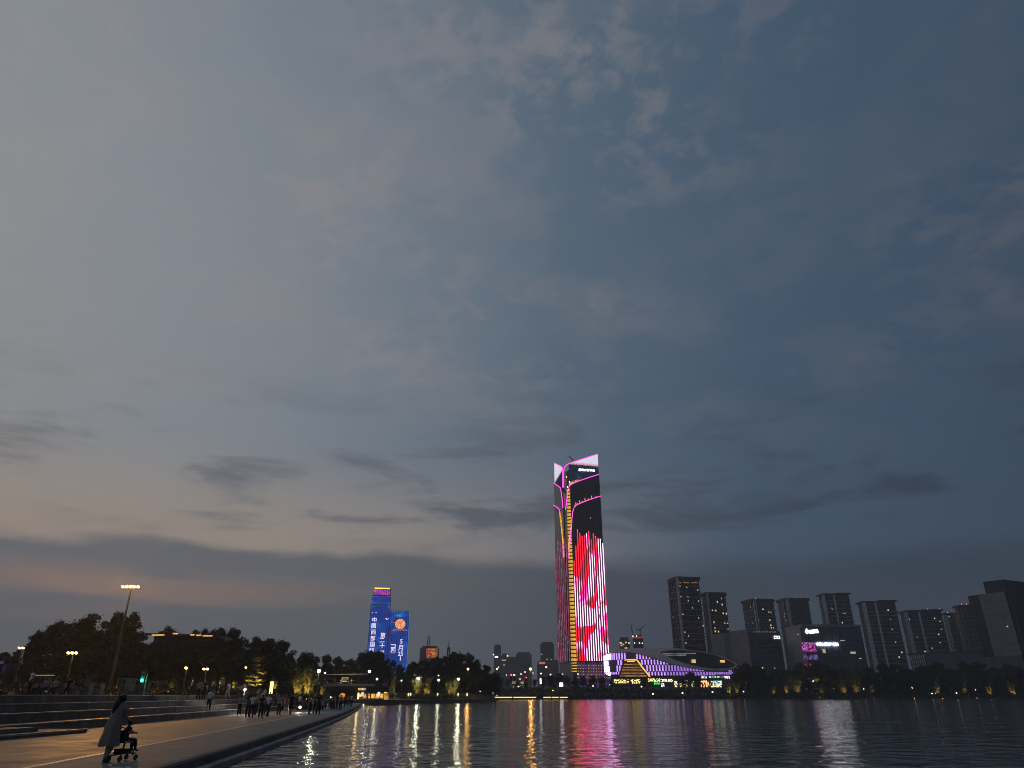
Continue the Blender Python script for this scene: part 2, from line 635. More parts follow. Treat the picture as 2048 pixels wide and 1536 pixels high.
def hill_z(x, y):
    hx = np.interp(x, [p[0] for p in HX], [p[1] for p in HX])
    y0 = float(np.interp(x, [-62, -42], [112, 238]))
    ry = min(max((y - y0) / float(np.interp(x, [-62, -42], [60, 36])), 0), 1)
    ry = ry * ry * (3 - 2 * ry)
    xe = -30.0 if y < 236 else -6.0
    fx = min(max((xe - x) / 10.0, 0), 1)
    ry *= fx
    if ry <= 0:
        return 0.9 if x < -62 else -0.6
    return 2.2 + hx * ry * (1.0 + 0.08 * math.sin(x * 0.11) + 0.05 * math.sin(y * 0.09))


mb = MB()
hx_n, hy_n = 84, 46
v = []
for j in range(hy_n):
    for i in range(hx_n):
        x, y = -420 + i * 5.0, 106 + j * 5.0
        v.append((x, y, hill_z(x, y) if j and i < hx_n - 1 else 0.0))
f = [(j * hx_n + i, j * hx_n + i + 1, (j + 1) * hx_n + i + 1, (j + 1) * hx_n + i) for j in range(hy_n - 1) for i in range(hx_n - 1)]
struct(mb.add(v, f).build('hill', M['grass'], smooth=True))

# ---- far bank and the land behind it
SHORE = [(-50, 330), (-30, 345), (-14, 362), (10, 378), (60, 405), (150, 430), (260, 438), (400, 430), (700, 400), (1450, 380)]


def shore_y(x):
    return float(np.interp(x, [p[0] for p in SHORE], [p[1] for p in SHORE]))


v, f = [], []
prof = [(0, -0.8), (1.5, 0.5), (10, 2.0), (24, 4.2), (50, 6.6), (1900, 6.6)]
for i, (x, y) in enumerate(SHORE):
    nx, ny = -0.1, 0.995
    for d, z in prof:
        k = 1.0 if d < 1000 else 1.0
        v.append((x + nx * d * k, y + ny * d * k, z + (0.25 * math.sin(x * 0.21 + d) if 1 < d < 40 else 0)))
    if i:
        n = len(prof)
        f += [((i - 1) * n + k, i * n + k, i * n + k + 1, (i - 1) * n + k + 1) for k in range(n - 1)]
struct(MB().add(v, f).build('far_bank', M['soil'], smooth=True))
struct(MB().add([(-2300, 165, 1.1), (-34, 165, 1.1), (-28, 345, 1.1), (-900, 2400, 1.1), (-2300, 2400, 1.1)], [(0, 1, 2, 3, 4)]).build('ground', M['grass']))


def bank_z(x, y):
    """height of the far bank under a point"""
    best = 1e9
    for (ax, ay), (bx, by) in zip(SHORE[:-1], SHORE[1:]):
        # solve point = A + t(B-A) + d*(-.1,.995)
        det = (bx - ax) * 0.995 - (by - ay) * -0.1
        tt = ((x - ax) * 0.995 - (y - ay) * -0.1) / det
        dd = ((bx - ax) * (y - ay) - (by - ay) * (x - ax)) / det
        if -0.001 <= tt <= 1.001:
            best = dd
    if best > 1e8:
        return 2.0
    return float(np.interp(best, [p[0] for p in prof], [p[1] for p in prof]))


# ---- cafe terrace that closes the promenade
struct(MB().prism([(-29.5, 164.2), (-10.6, 232), (-8.5, 262), (-50, 300), (-60, 164.2)], -1.0, 1.2).build('cafe_terrace', M['plaza']))
# road along the far bank
struct(MB().add([(-30, 415, 6.0), (60, 466, 6.72), (150, 492, 6.72), (260, 500, 6.72), (700, 470, 6.72), (700, 486, 6.72), (260, 516, 6.72), (150, 508, 6.72), (60, 482, 6.72), (-36, 431, 6.72)],
                [(0, 1, 8, 9), (1, 2, 7, 8), (2, 3, 6, 7), (3, 4, 5, 6)]).build('road', M['asphalt']))

# ================================================================== towers and buildings
class Facade:
    """a building placed by its near corner: local x runs along the right face, local y back along the left face"""
    def __init__(self, name, label, cat, corner, right, left, Y, yaw=None, ground=6.6, group=None):
        c = P(corner[0], corner[1], Y)
        self.top = c.z
        self.c = Vector((c.x, c.y, ground))
        view = math.atan2(c.x, c.y)
        self.a = (math.radians(yaw) if yaw is not None else math.radians(20)) - view
        self.e1 = Vector((math.cos(self.a), math.sin(self.a), 0))
        self.e2 = Vector((-math.sin(self.a), math.cos(self.a), 0))
        self.root = thing(name, label, cat, self.c, self.a, group)
        self.h = self.top - ground
        self.w = self.solve(right, self.e1)
        self.d = self.solve(left, self.e2) if left else self.w

    def solve(self, px, e):
        d = ray(*px)
        s = d.x / d.y
        return (s * self.c.y - self.c.x) / (e.x - s * e.y)

    def uz(self, px, py, off=0.0):
        """photo pixel -> (x, z) on the right face pushed out by off"""
        n = Vector((self.e1.y, -self.e1.x, 0))
        d = ray(px, py)
        o = Vector((0, 0, CZ))
        k = (self.c + n * off - o).dot(n) / d.dot(n)
        p = o + d * k
        return ((p - self.c).dot(self.e1), p.z - self.c.z)

    def vz(self, px, py, off=0.0):
        n = -self.e1
        d = ray(px, py)
        o = Vector((0, 0, CZ))
        k = (self.c + n * off - o).dot(n) / d.dot(n)
        p = o + d * k
        return ((p - self.c).dot(self.e2), p.z - self.c.z)


def smooth_path(pts, n=6):
    """Catmull-Rom through 2-D points"""
    out = []
    for i in range(len(pts) - 1):
        p0, p1, p2, p3 = pts[max(i - 1, 0)], pts[i], pts[i + 1], pts[min(i + 2, len(pts) - 1)]
        for k in range(n):
            t_ = k / n
            out.append(tuple(0.5 * (2 * p1[j] + (p2[j] - p0[j]) * t_ + (2 * p0[j] - 5 * p1[j] + 4 * p2[j] - p3[j]) * t_ ** 2
                                    + (3 * p1[j] - p0[j] - 3 * p2[j] + p3[j]) * t_ ** 3) for j in range(2)))
    out.append(tuple(pts[-1]))
    return out


def glyphs(text, parent, name, m, size, positions, y_off, thick=0.3, rz=0.0, bold=0.0):
    """one mesh per character standing on a face (local x right, z up)"""
    for ch, (x, z) in zip(text, positions):
        cu = bpy.data.curves.new('glyph', 'FONT')
        cu.body = ch
        cu.size = size
        cu.extrude = thick
        cu.offset = bold
        cu.resolution_u = 2
        cu.align_x = 'CENTER'
        tmp = bpy.data.objects.new('tmp_glyph', cu)
        COL.objects.link(tmp)
        dg = bpy.context.evaluated_depsgraph_get()
        me = bpy.data.meshes.new_from_object(tmp.evaluated_get(dg))
        bpy.data.objects.remove(tmp)
        bpy.data.curves.remove(cu)
        me.materials.clear()
        me.materials.append(m)
        me.name = name
        o = link_mesh(name, me, parent, (x, y_off, z))
        o.rotation_euler = (math.pi / 2, 0, rz)


# ---------------------------------------------------------------- the tall LED tower
TW = Facade('led_tower', 'tall slanted-top tower with red and white light strips and magenta neon edges', 'skyscraper',
            (1133, 940), (1195.5, 910), (1108, 926), 650, yaw=10.9)
R = TW.root
W_, D_ = TW.w, TW.d
print('tower', W_, D_, TW.h, TW.a)


def tower_glass():
    m = bpy.data.materials.new('tower_curtain_wall')
    m.use_nodes = True
    g = NT(m.node_tree)
    b = m.node_tree.nodes['Principled BSDF']
    tcn = g.node('ShaderNodeTexCoord')
    n = g.noise(tcn.outputs['Object'], 0.5, 4)
    g.put(b.inputs['Base Color'], g.mix(n, (0.006, 0.007, 0.010, 1), (0.02, 0.022, 0.028, 1)))
    b.inputs['Roughness'].default_value = 0.3
    b.inputs['Specular IOR Level'].default_value = 0.35
    return m


M['tower_glass'] = tower_glass()
M['petal'] = mat('petal_cladding', (0.014, 0.014, 0.016), 0.35, 0, 0.3, 0.3)
M['neon'] = emis('magenta_neon_tube', (1.0, 0.07, 0.62), 1.9)
M['gold_panel'] = emis('gold_panel_glow', (1.0, 0.55, 0.06), 0.95, 0.55, 0.6)
M['gold_soft'] = emis('gold_wash_glow', (1.0, 0.55, 0.10), 1.1, 0.5, 0.5)


def led_content(name, strength, sx, sz, mosaic=False):
    """picture running over the media facade: white-pink, magenta and red flourishes"""
    m = bpy.data.materials.new(name)
    m.use_nodes = True
    g = NT(m.node_tree)
    m.node_tree.nodes.clear()
    tcn = g.node('ShaderNodeNewGeometry')
    x, y, z = g.sep(tcn.outputs['Position'])
    u = g.comb(g.math('MULTIPLY', g.math('ADD', x, g.math('MULTIPLY', y, 0.6)), sx), g.math('MULTIPLY', z, sz), 1.35)
    n = g.noise(u, 1.0, 2.5, 0.5, 2.0, 1.1)
    c = g.ramp(n, [(0.0, (0.80, 0.44, 0.68, 1)), (0.49, (0.80, 0.36, 0.64, 1)), (0.53, (1.0, 0.018, 0.22, 1)), (0.565, (1.0, 0.004, 0.018, 1)), (1.0, (0.9, 0.003, 0.012, 1))])
    st = strength
    if mosaic:
        vo = g.node('ShaderNodeTexNoise')
        g.put(vo.inputs['Vector'], g.comb(g.math('SNAP', g.math('MULTIPLY', y, 1.0), 1.6), g.math('SNAP', z, 2.2), 0.0))
        vo.inputs['Scale'].default_value = 7.3
        mm = g.smooth(vo.outputs[0], 0.42, 0.62)
        c = g.mix(mm, (0.16, 0.03, 0.06, 1), g.mix(0.55, c, (0.42, 0.06, 0.16, 1)))
        st = strength
    e = g.node('ShaderNodeEmission')
    g.put(e.inputs['Color'], c)
    e.inputs['Strength'].default_value = st
    o = g.node('ShaderNodeOutputMaterial')
    m.node_tree.links.new(e.outputs[0], o.inputs[0])
    return m


M['led_strip'] = led_content('led_strip_content', 4.4, 0.06, 0.028)
M['led_mosaic'] = led_content('led_mosaic_content', 0.7, 0.10, 0.06, True)

# right-face curves measured in the photo
tA = smooth_path([TW.uz(*p) for p in [(1127, 975), (1127, 952), (1128, 938), (1132, 931), (1142, 926), (1168, 917), (1195, 908.5)]])
tB = smooth_path([TW.uz(*p, 0.6) for p in [(1131, 1020), (1134, 995), (1136.5, 978), (1140, 971), (1148, 966), (1172, 957), (1197, 949)]])
tC = smooth_path([TW.uz(*p, 1.2) for p in [(1137.5, 1115), (1140.5, 1075), (1144, 1035), (1147, 1018), (1152, 1011), (1162, 1006), (1180, 999), (1202, 992)]])
lA = smooth_path([TW.vz(*p) for p in [(1126, 975), (1125.5, 950), (1125, 937), (1121, 932), (1108.5, 926)]])
lB = smooth_path([TW.vz(*p, 0.5) for p in [(1126.5, 1015), (1124, 992), (1121.5, 977), (1118, 973), (1108, 966)]])
lC = smooth_path([TW.vz(*p, 1.0) for p in [(1128, 1115), (1124, 1060), (1120.5, 1024), (1117, 1017), (1107.5, 1010)]])
CH = 3.6                                             # corner chamfer
z_pod = TW.uz(1175, 1322)[1]
top_l, top_r = tA[len(tA) // 2][1], tA[-1][1]
# core body (slanted roof)
lt = lA[-1][1]
body = MB()
hb = TW.uz(1142, 926)[1] - 3
poly = [(CH, 0.25), (W_ - 0.1, 0.25), (W_ - 0.1, D_), (0.3, D_), (0.3, CH)]
body.prism(poly, 0, [hb - 2, top_r - 9, top_r - 9, lt - 12, hb - 6])
body.build('core', M['tower_glass'], R)
# screen walls of the crown
mb = MB().slab([(CH - 1.5, tB[8][1] - 5)] + [p for p in tA if p[0] > CH - 2.0 and p[1] > tB[8][1]] + [(W_, top_r), (W_, tB[-1][1] - 3)], 0.0, 0.24)
crown_m = bpy.data.materials.new('crown_screen_content')
crown_m.use_nodes = True
g = NT(crown_m.node_tree)
crown_m.node_tree.nodes.clear()
tcn = g.node('ShaderNodeTexCoord')
ox, oy, oz = g.sep(tcn.outputs['Object'])
zmid = TW.uz(1180, 931)[1]
zlo = TW.uz(1150, 927)[1]
# a bright sky over a dark skyline, windows twinkling below
sk = g.noise(g.comb(g.math('MULTIPLY', ox, 0.55), 0.0, 0.0), 1.0, 3.0)
line = g.math('ADD', g.math('MULTIPLY_ADD', g.math('SUBTRACT', ox, 12.0), -0.05, zmid - 1.8), g.math('MULTIPLY', sk, 4.0))
up = g.smooth(g.math('SUBTRACT', oz, line), -0.6, 0.9)
win = g.noise(g.comb(g.math('SNAP', ox, 0.8), 0.0, g.math('SNAP', oz, 1.1)), 3.7, 0.0)
winc = g.mix(g.smooth(win, 0.56, 0.75), (0.004, 0.010, 0.024, 1), (0.04, 0.10, 0.16, 1))
skyc = g.mix(g.smooth(g.math('SUBTRACT', oz, line), 0.5, 3.2), (0.75, 0.35, 0.45, 1), (0.84, 0.80, 0.98, 1))
e = g.node('ShaderNodeEmission')
g.put(e.inputs['Color'], g.mix(up, winc, skyc))
e.inputs['Strength'].default_value = 1.0
o = g.node('ShaderNodeOutputMaterial')
crown_m.node_tree.links.new(e.outputs[0], o.inputs[0])
mb.build('crown_screen', crown_m, R)
# left crown screen
v_ = [(-0.0, p[0], p[1]) for p in lA if p[1] > lB[6][1]]
poly = [(p[0], p[1]) for p in lA if p[0] > 1.0 and p[1] > lB[6][1]] + [(D_, lB[-1][1] - 4), (CH, lB[6][1] - 4)]
n = len(poly)
mb = MB().add([(0.0, p[0], p[1]) for p in poly] + [(0.28, p[0], p[1]) for p in poly],
              [tuple(range(n)), tuple(range(2 * n - 1, n - 1, -1))] + [((i + 1) % n, i, n + i, n + (i + 1) % n) for i in range(n)])
mb.build('crown_screen', crown_m, R)


def petal_right(curve, off, thick, zbot, name):
    poly = [(max(p[0], CH - 0.4), p[1]) for p in curve]
    poly = [poly[0]] + [p for p in poly[1:]]
    left_x = poly[0][0]
    poly = [(left_x, zbot), *poly, (W_ + 0.25, poly[-1][1] + 0.3), (W_ + 0.25, zbot)]
    return MB().slab(poly[::-1], -off, -off + thick).build(name, M['petal'], R)


petal_right(tB, 0.55, 0.54, z_pod + 1, 'petal')
pC = petal_right(tC, 1.15, 0.55, z_pod, 'petal')


def petal_left(curve, off, thick, zbot):
    poly = [(max(p[0], CH - 0.4), p[1]) for p in curve]
    poly = [(poly[0][0], zbot), *poly, (D_ + 0.2, poly[-1][1] + 0.2), (D_ + 0.2, zbot)]
    n = len(poly)
    mb_ = MB().add([(-off, p[0], p[1]) for p in poly] + [(-off + thick, p[0], p[1]) for p in poly],
                   [tuple(range(n)), tuple(range(2 * n - 1, n - 1, -1))] + [((i + 1) % n, i, n + i, n + (i + 1) % n) for i in range(n)])
    return mb_.build('petal', M['petal'], R)


petal_left(lB, 0.5, 0.49, z_pod + 1)
petal_left(lC, 1.0, 0.49, z_pod)
# neon edge tubes
for cv, off in ((tA, 0.25), (tB, 0.85), (tC, 1.45)):
    pts = [(p[0], -off, p[1]) for p in cv]
    MB().tube(pts, 0.42, 6).build('neon_edge', M['neon'], R, smooth=True)
for cv, off in ((lA, 0.25), (lB, 0.8), (lC, 1.3)):
    pts = [(-off, p[0], p[1]) for p in cv]
    MB().tube(pts, 0.42, 6).build('neon_edge', M['neon'], R, smooth=True)
# gold wash lines beside the corner
for pxs, m_ in (([(1121, 1030), (1125, 1075), (1128.5, 1112)], M['gold_panel']), ([(1119.5, 1024), (1122.5, 1050), (1126, 1085)], M['gold_soft'])):
    pts = [(-1.5, *TW.vz(*p, 1.5)) for p in pxs]
    MB().tube(pts, 0.7, 6).build('gold_line', m_, R)
pts = [(TW.uz(*p, 0.2)[0], -0.75, TW.uz(*p, 0.2)[1]) for p in [(1146, 1030), (1141.5, 1060), (1138.5, 1085), (1136.5, 1100)]]
MB().tube(pts, [0.3, 0.6, 0.8, 0.5], 6).build('gold_line', M['gold_soft'], R)
# glowing gold boxes on petal edges, standing in for light washed up the facade
for k in range(9):
    i = int(len(tC) * (0.55 + 0.05 * k)) - 1
    x, z = tC[min(i, len(tC) - 1)]
    MB().box(-0.35, 0.35, -0.2, 0.1, 0, 1.2 + 1.6 * (k % 2)).build('wash_glow_box', M['gold_soft'], R, (x, -0.8, z + 0.45))
for k in range(8):
    i = int(len(tB) * (0.50 + 0.035 * k)) - 1
    x, z = tB[min(i, len(tB) - 1)]
    MB().box(-0.7, 0.7, -0.2, 0.1, 0, 1.6).build('wash_glow_box', M['gold_soft'], R, (x, -0.35, z + 0.45))
# fins on the dark petals
M['fin'] = mat('facade_fin', (0.10, 0.095, 0.085), 0.5, 0.3)
for k in range(6):
    x = 8.2 + 4.6 * k
    zt = float(np.interp(x, [p[0] for p in tB], [p[1] for p in tB]))
    zc = float(np.interp(x, [p[0] for p in tC[10:]], [p[1] for p in tC[10:]]))
    MB().box(-0.12, 0.12, -0.75, -0.56, zc, zt - 0.3).build('fin', M['fin'], R, (x, 0, 0))
for k in range(11):
    x = 7.9 + 2.45 * k
    zc = float(np.interp(x, [p[0] for p in tC[10:]], [p[1] for p in tC[10:]]))
    MB().box(-0.07, 0.07, -1.3, -1.16, zc - 34, zc - 0.3).build('fin', M['petal'], R, (x, 0, 0))
# LED strips on the right face (tops measured one by one)
tops = [1122, 1092, 1060, 1066, 1072, 1071, 1067, 1062, 1079, 1067, 1072, 1076, 1077, 1086]
nst = len(tops)
for k, ty in enumerate(tops):
    x = CH + 0.3 + (W_ - CH - 0.4) * k / (nst - 1)
    pxx = 1024 + (TW.c.x + x) / TW.c.y * 1480
    z1 = TW.uz(1170, ty, 1.5)[1]
    MB().box(-0.30, 0.30, -1.75, -1.17, z_pod + 0.2, z1).build('led_strip', M['led_strip'], R, (x, 0, 0))
# emissive panels between them imitate their dim red glow on the cladding
M['gap_glow'] = led_content('gap_glow_content', 0.06, 0.06, 0.028)
for k in range(nst - 1):
    x = CH + 0.3 + (W_ - CH - 0.4) * (k + 0.5) / (nst - 1)
    z1 = TW.uz(1170, tops[k] + 30, 1.5)[1]
    MB().box(-0.5, 0.5, -1.26, -1.17, z_pod + 0.2, z1).build('gap_glow_panel', M['gap_glow'], R, (x, 0, 0))
# LED mosaic on the left face
ltops = [1098, 1082, 1074, 1088, 1070, 1080, 1092]
for k in range(7):
    y = CH + 0.6 + (D_ - CH - 1.0) * (k + 0.5) / 7
    z1 = TW.vz(1118, ltops[k], 1.1)[1]
    MB().box(-1.22, -1.02, -1.7, 1.7, z_pod + 0.5, z1).build('led_mosaic_panel', M['led_mosaic'], R, (0, y, 0))
# gold ladder of panels climbing the chamfered corner
cmid = (CH * 0.5 - 0.35, CH * 0.5 - 0.35)
zt = TW.uz(1130, 975)[1]
nr = 46
for k in range(nr):
    z = z_pod + (zt - z_pod) * k / nr
    hh = (zt - z_pod) / nr
    sc_ = 1.0 - 0.30 * k / nr
    s = CH * 0.72 * sc_
    o = MB().box(-s, s, -0.25, 0.25, 0, hh * 0.62).build('gold_panel', M['gold_panel'], R, (cmid[0] - 0.25, cmid[1] - 0.25, z))
    o.rotation_euler = (0, 0, -math.pi / 4)
o = MB().box(-CH * 0.72, CH * 0.72, 0.0, 0.4, z_pod - 8, zt).build('corner_wall', mat('gold_backing', (0.16, 0.10, 0.02), 0.4, 0.5), R, (cmid[0], cmid[1], 0))
o.rotation_euler = (0, 0, -math.pi / 4)
# crown sign of six white characters (too small to read in the photo)
sx0, sz0 = TW.uz(1157.5, 942)
sx1, _ = TW.uz(1190.5, 942)
blocks = [[(0, 0, 1, 1)], [(0, .75, 1, 1), (0, 0, .22, .75), (.4, .2, .62, .75), (.78, 0, 1, .75)], [(0, .5, 1, .72), (.4, .5, .62, 1), (.1, 0, .35, .5), (.65, 0, .9, .5)],
          [(0, 0, .9, .4), (0, .5, 1, 1)], [(0, 0, .4, 1), (.5, .1, 1, .9)], [(0, 0, 1, .62), (.2, .7, .8, 1)]]
for k, bl in enumerate(blocks):
    mb = MB()
    for (a, c, d_, e_) in bl:
        mb.box(a * 2.1, d_ * 2.1, -0.35, -0.05, c * 2.3, e_ * 2.3)
    mb.build('sign_character', M['sign_white'], R, (sx0 + (sx1 - sx0) * k / 6, 0, sz0))
# warm lamps at the corner of the crown
for pxl, m_, s in (((1133, 954), M['gold_led'], 1.2), ((1132, 960), M['red_lamp'], 0.5), ((1139, 964), M['sign_white'], 0.9), ((1135, 974), M['sign_white'], 0.8), ((1157, 954), M['lit_window_white'], 0.5), ((1161, 955), M['lit_window_white'], 0.5)):
    x, z = TW.uz(*pxl, 0.3)
    MB().ball((0, 0, 0), s * 0.6, 8, 6).build('crown_lamp', m_, R, (x, -0.5, z), True)
# facade cradle crane on the roof
x, z = TW.uz(1142, 926)
cr = MB().tube([(0, 0, -4), (0, 0, 4.5)], 0.35, 6).tube([(0, 0, 4.2), (-3.5, -0.6, 7.2), (-5.2, -0.9, 5.6)], [0.5, 0.4, 0.15], 6)
cr.build('maintenance_crane', M['dark_metal'], R, (x + 2.5, 2.5, z))
# podium: columns with little gold lights
COLUMN_LIGHT = MB().box(-0.22, 0.22, -0.72, -0.61, 0, 1.0).mesh('column_light', M['gold_soft'])
for k in range(13):
    x = CH + 0.6 + (W_ - CH - 0.8) * k / 12
    c = MB().box(-0.35, 0.35, -0.6, 0.2, 0, z_pod).build('podium_column', M['petal'], R, (x, -0.3, 0))
    for q in range(5):
        link_mesh('column_light', COLUMN_LIGHT, c, (0, 0, z_pod - 4.2 - 2.4 * q))
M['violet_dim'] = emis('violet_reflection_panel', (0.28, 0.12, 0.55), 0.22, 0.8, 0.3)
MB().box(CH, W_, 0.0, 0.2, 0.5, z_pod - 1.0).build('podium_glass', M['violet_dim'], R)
for k in range(4):
    MB().box(-2.6, 2.6, -0.4, 0.4, 0, 0.7).build('gold_canopy', M['gold_panel'], R, (1.0, 0.8, z_pod - 2 - 2.2 * k)).rotation_euler = (0, 0, -math.pi / 4)
MB().box(-0.3, 0.3, -2.2, -2.0, 0, 1.0).build('lit_window', M['lit_window_white'], R, (TW.uz(1180, 1038)[0], 0, TW.uz(1180, 1038)[1]))

# ---------------------------------------------------------------- pair of blue LED towers
def blue_content():
    m = bpy.data.materials.new('blue_media_facade')
    m.use_nodes = True
    g = NT(m.node_tree)
    m.node_tree.nodes.clear()
    geo_ = g.node('ShaderNodeNewGeometry')
    x, y, z = g.sep(geo_.outputs['Position'])
    st = g.math('SINE', g.math('MULTIPLY', x, 2 * math.pi / 2.1))
    n = g.noise(g.comb(g.math('MULTIPLY', x, 0.06), 0.0, g.math('MULTIPLY', z, 0.09)), 1.0, 3.0, 0.5, 2.0, 0.8)
    c = g.ramp(n, [(0.0, (0.004, 0.02, 0.20, 1)), (0.5, (0.007, 0.05, 0.36, 1)), (0.66, (0.015, 0.13, 0.58, 1)), (0.75, (0.07, 0.36, 0.9, 1))])
    n2 = g.noise(g.comb(g.math('MULTIPLY', x, 0.05), 0.0, g.math('MULTIPLY', g.math('MULTIPLY_ADD', x, 0.25, z), 0.16)), 1.0, 2.0)
    warm = g.ramp(n2, [(0.35, (0.10, 0.05, 0.45, 1)), (0.5, (0.35, 0.05, 0.5, 1)), (0.62, (0.9, 0.12, 0.35, 1)), (0.75, (1.0, 0.35, 0.15, 1))])
    c = g.mix(g.smooth(z, 114.5, 116.0), c, warm)
    e = g.node('ShaderNodeEmission')
    g.put(e.inputs['Color'], c)
    g.put(e.inputs['Strength'], g.smooth(st, -0.6, 0.7, 0.5, 1.05))
    o = g.node('ShaderNodeOutputMaterial')
    m.node_tree.links.new(e.outputs[0], o.inputs[0])
    return m


M['blue_led'] = blue_content()
M['glyph'] = emis('lavender_character', (0.90, 0.72, 1.0), 1.25)
M['bluetower'] = mat('blue_tower_cladding', (0.02, 0.025, 0.04), 0.4)
BT = Facade('blue_led_tower', 'stepped blue media tower with two columns of white characters', 'skyscraper', (741.5, 1210), (780.5, 1210), None, 900, yaw=-3, ground=4)
BT.d = 30
R = BT.root
xs = [BT.uz(741.5, 1210), BT.uz(745, 1191), BT.uz(748, 1177), BT.uz(780, 1210)]
x0, x1 = 0.0, BT.w
tiers = [(0.0, x1, 0.0, xs[0][1], 0), (xs[1][0] - 0.3, x1 - 0.2, xs[0][1], xs[1][1], 2.0), (xs[2][0] - 0.4, x1 - 1.0, xs[1][1], xs[2][1], 4.0)]
for (a, c, z0, z1, dd) in tiers:
    tb = MB().box(a, c, 0.3 + dd, 28 - dd, z0, z1 + 1.0).build('tower_tier', M['bluetower'], R)
    MB().box(a + 0.2, c - 0.2, dd, dd + 0.28, z0 + 0.2, z1).build('led_screen', M['blue_led'], tb)
MB().box(tiers[2][0] + 1, tiers[2][1] - 1, 3.6, 4.3, xs[2][1] + 0.2, xs[2][1] + 1.6).build('roof_light', M['gold_led'], R)
gs = 6.3
cl = [(748.5, 1243.5), (747, 1255.5), (746.5, 1268), (745.5, 1280.5), (744.5, 1292.5), (743, 1305)]
glyphs('中国西部国际', R, 'sign_character', M['glyph'], gs, [BT.uz(*p) for p in cl], -0.2, 0.15, bold=0.1)
cr_ = [(765.5, 1274.5), (764, 1284.5), (764, 1295.5), (763.5, 1310)]
glyphs('第二十届', R, 'sign_character', M['glyph'], gs, [BT.uz(*p) for p in cr_], -0.2, 0.15, bold=0.1)
for p in ((745, 1225.5), (752, 1225.5), (772, 1237), (777, 1236.5), (774, 1239)):
    x, z = BT.uz(*p)
    MB().box(-0.8, 0.8, -0.25, -0.05, -0.4, 0.4).build('screen_spark', M['glyph'], R, (x, 0, z))
BR = Facade('blue_led_tower', 'shorter flat blue media slab with orange emblem and date characters', 'skyscraper', (781, 1221), (820, 1221), None, 905, yaw=-2, ground=4)
R = BR.root
BR.d = 30
tb = MB().box(0, BR.w, 0.3, 28, 0, BR.h).build('tower_body', M['bluetower'], R)
MB().box(0.3, BR.w - 0.2, 0.0, 0.28, 0.2, BR.h - 0.2).build('led_screen', M['blue_led'], tb)
MB().box(BR.w - 0.35, BR.w, -0.3, 0.2, 0.2, BR.h).build('edge_light', emis('blue_edge_light', (0.1, 0.4, 1.0), 0.9), R)
glyphs('5月25', R, 'sign_character', M['glyph'], 7.2, [BR.uz(*p) for p in [(802.5, 1287), (802, 1300)]] + [BR.uz(798, 1312), BR.uz(803.5, 1312)], -0.2, 0.15, bold=0.1)
x, z = BR.uz(800.5, 1321)
MB().box(-0.6, 0.6, -0.3, -0.05, 0, 4.6).build('sign_character', M['glyph'], R, (x, 0, z))
x, z = BR.uz(786, 1296)
MB().box(-3, 3, -0.3, -0.05, 3.2, 4.2).box(-2.6, 3, -0.3, -0.05, 0, 1.0).box(2.0, 3, -0.3, -0.05, 1.0, 3.2).build('sign_character', M['glyph'], R, (x, 0, z))
glyphs('四', R, 'sign_character', M['glyph'], 6.4, [BR.uz(786, 1305.5)], -0.2, 0.15, bold=0.1)
# round orange emblem over a wavy red-orange base line
M['emblem'] = emis('orange_emblem_glow', (1.0, 0.42, 0.16), 1.15, 0.35, 0.4)
M['emblem_red'] = emis('red_emblem_glow', (0.85, 0.16, 0.08), 0.9)
x, z = BR.uz(800.5, 1248)
em = MB().add([(6.3 * math.cos(a_ * math.pi / 14), -0.35, 6.0 * math.sin(a_ * math.pi / 14)) for a_ in range(28)] + [(6.3 * math.cos(a_ * math.pi / 14), -0.05, 6.0 * math.sin(a_ * math.pi / 14)) for a_ in range(28)],
              [tuple(range(28))] + [(i, (i + 1) % 28, 28 + (i + 1) % 28, 28 + i) for i in range(28)]).build('emblem', M['emblem'], R, (x, 0, z))
MB().tube([(-2, -0.5, 2.5), (0, -0.5, 0.5), (0.2, -0.5, -3.0)], 0.4, 5).tube([(0, -0.5, 0.5), (3.2, -0.5, 3.0)], 0.4, 5).tube([(-4, -0.5, 1.5), (-1.5, -0.5, 3.8)], 0.3, 5).build('emblem_figure', M['emblem_red'], em)
x, z = BR.uz(800, 1260)
MB().tube([(-9, -0.4, -1.0), (-6.5, -0.4, 0.6), (-4.6, -0.4, -0.4), (-2.4, -0.4, 0.6), (0, -0.4, -0.7), (2.2, -0.4, 0.6), (4.4, -0.4, -0.5), (6.4, -0.4, 0.7), (9, -0.4, -1.0)], 0.55, 5).build('emblem_wave', M['emblem_red'], R, (x, 0, z))
x, z = BR.uz(786, 1245)
MB().tube([(-1.8, -0.4, 0), (0, -0.4, 0.4), (1.8, -0.4, -0.1)], 0.3, 5).build('emblem_bird', M['emblem_red'], R, (x, 0, z))

def sparkle(name, c1, c2, st, thr):
    m = bpy.data.materials.new(name)
    m.use_nodes = True
    g = NT(m.node_tree)
    m.node_tree.nodes.clear()
    tcn = g.node('ShaderNodeTexCoord')
    x, y, z = g.sep(tcn.outputs['Object'])
    n1_ = g.noise(g.comb(g.math('SNAP', x, 0.55), g.math('SNAP', y, 0.55), g.math('SNAP', z, 0.8)), 3.1, 0.0)
    n2_ = g.noise(tcn.outputs['Object'], 0.25, 2.0)
    e_ = g.node('ShaderNodeEmission')
    g.put(e_.inputs['Color'], g.mix(g.smooth(n2_, 0.35, 0.65), c1, c2))
    g.put(e_.inputs['Strength'], g.smooth(n1_, thr, thr + 0.22, 0.02, st))
    o_ = g.node('ShaderNodeOutputMaterial')
    m.node_tree.links.new(e_.outputs[0], o_.inputs[0])
    return m


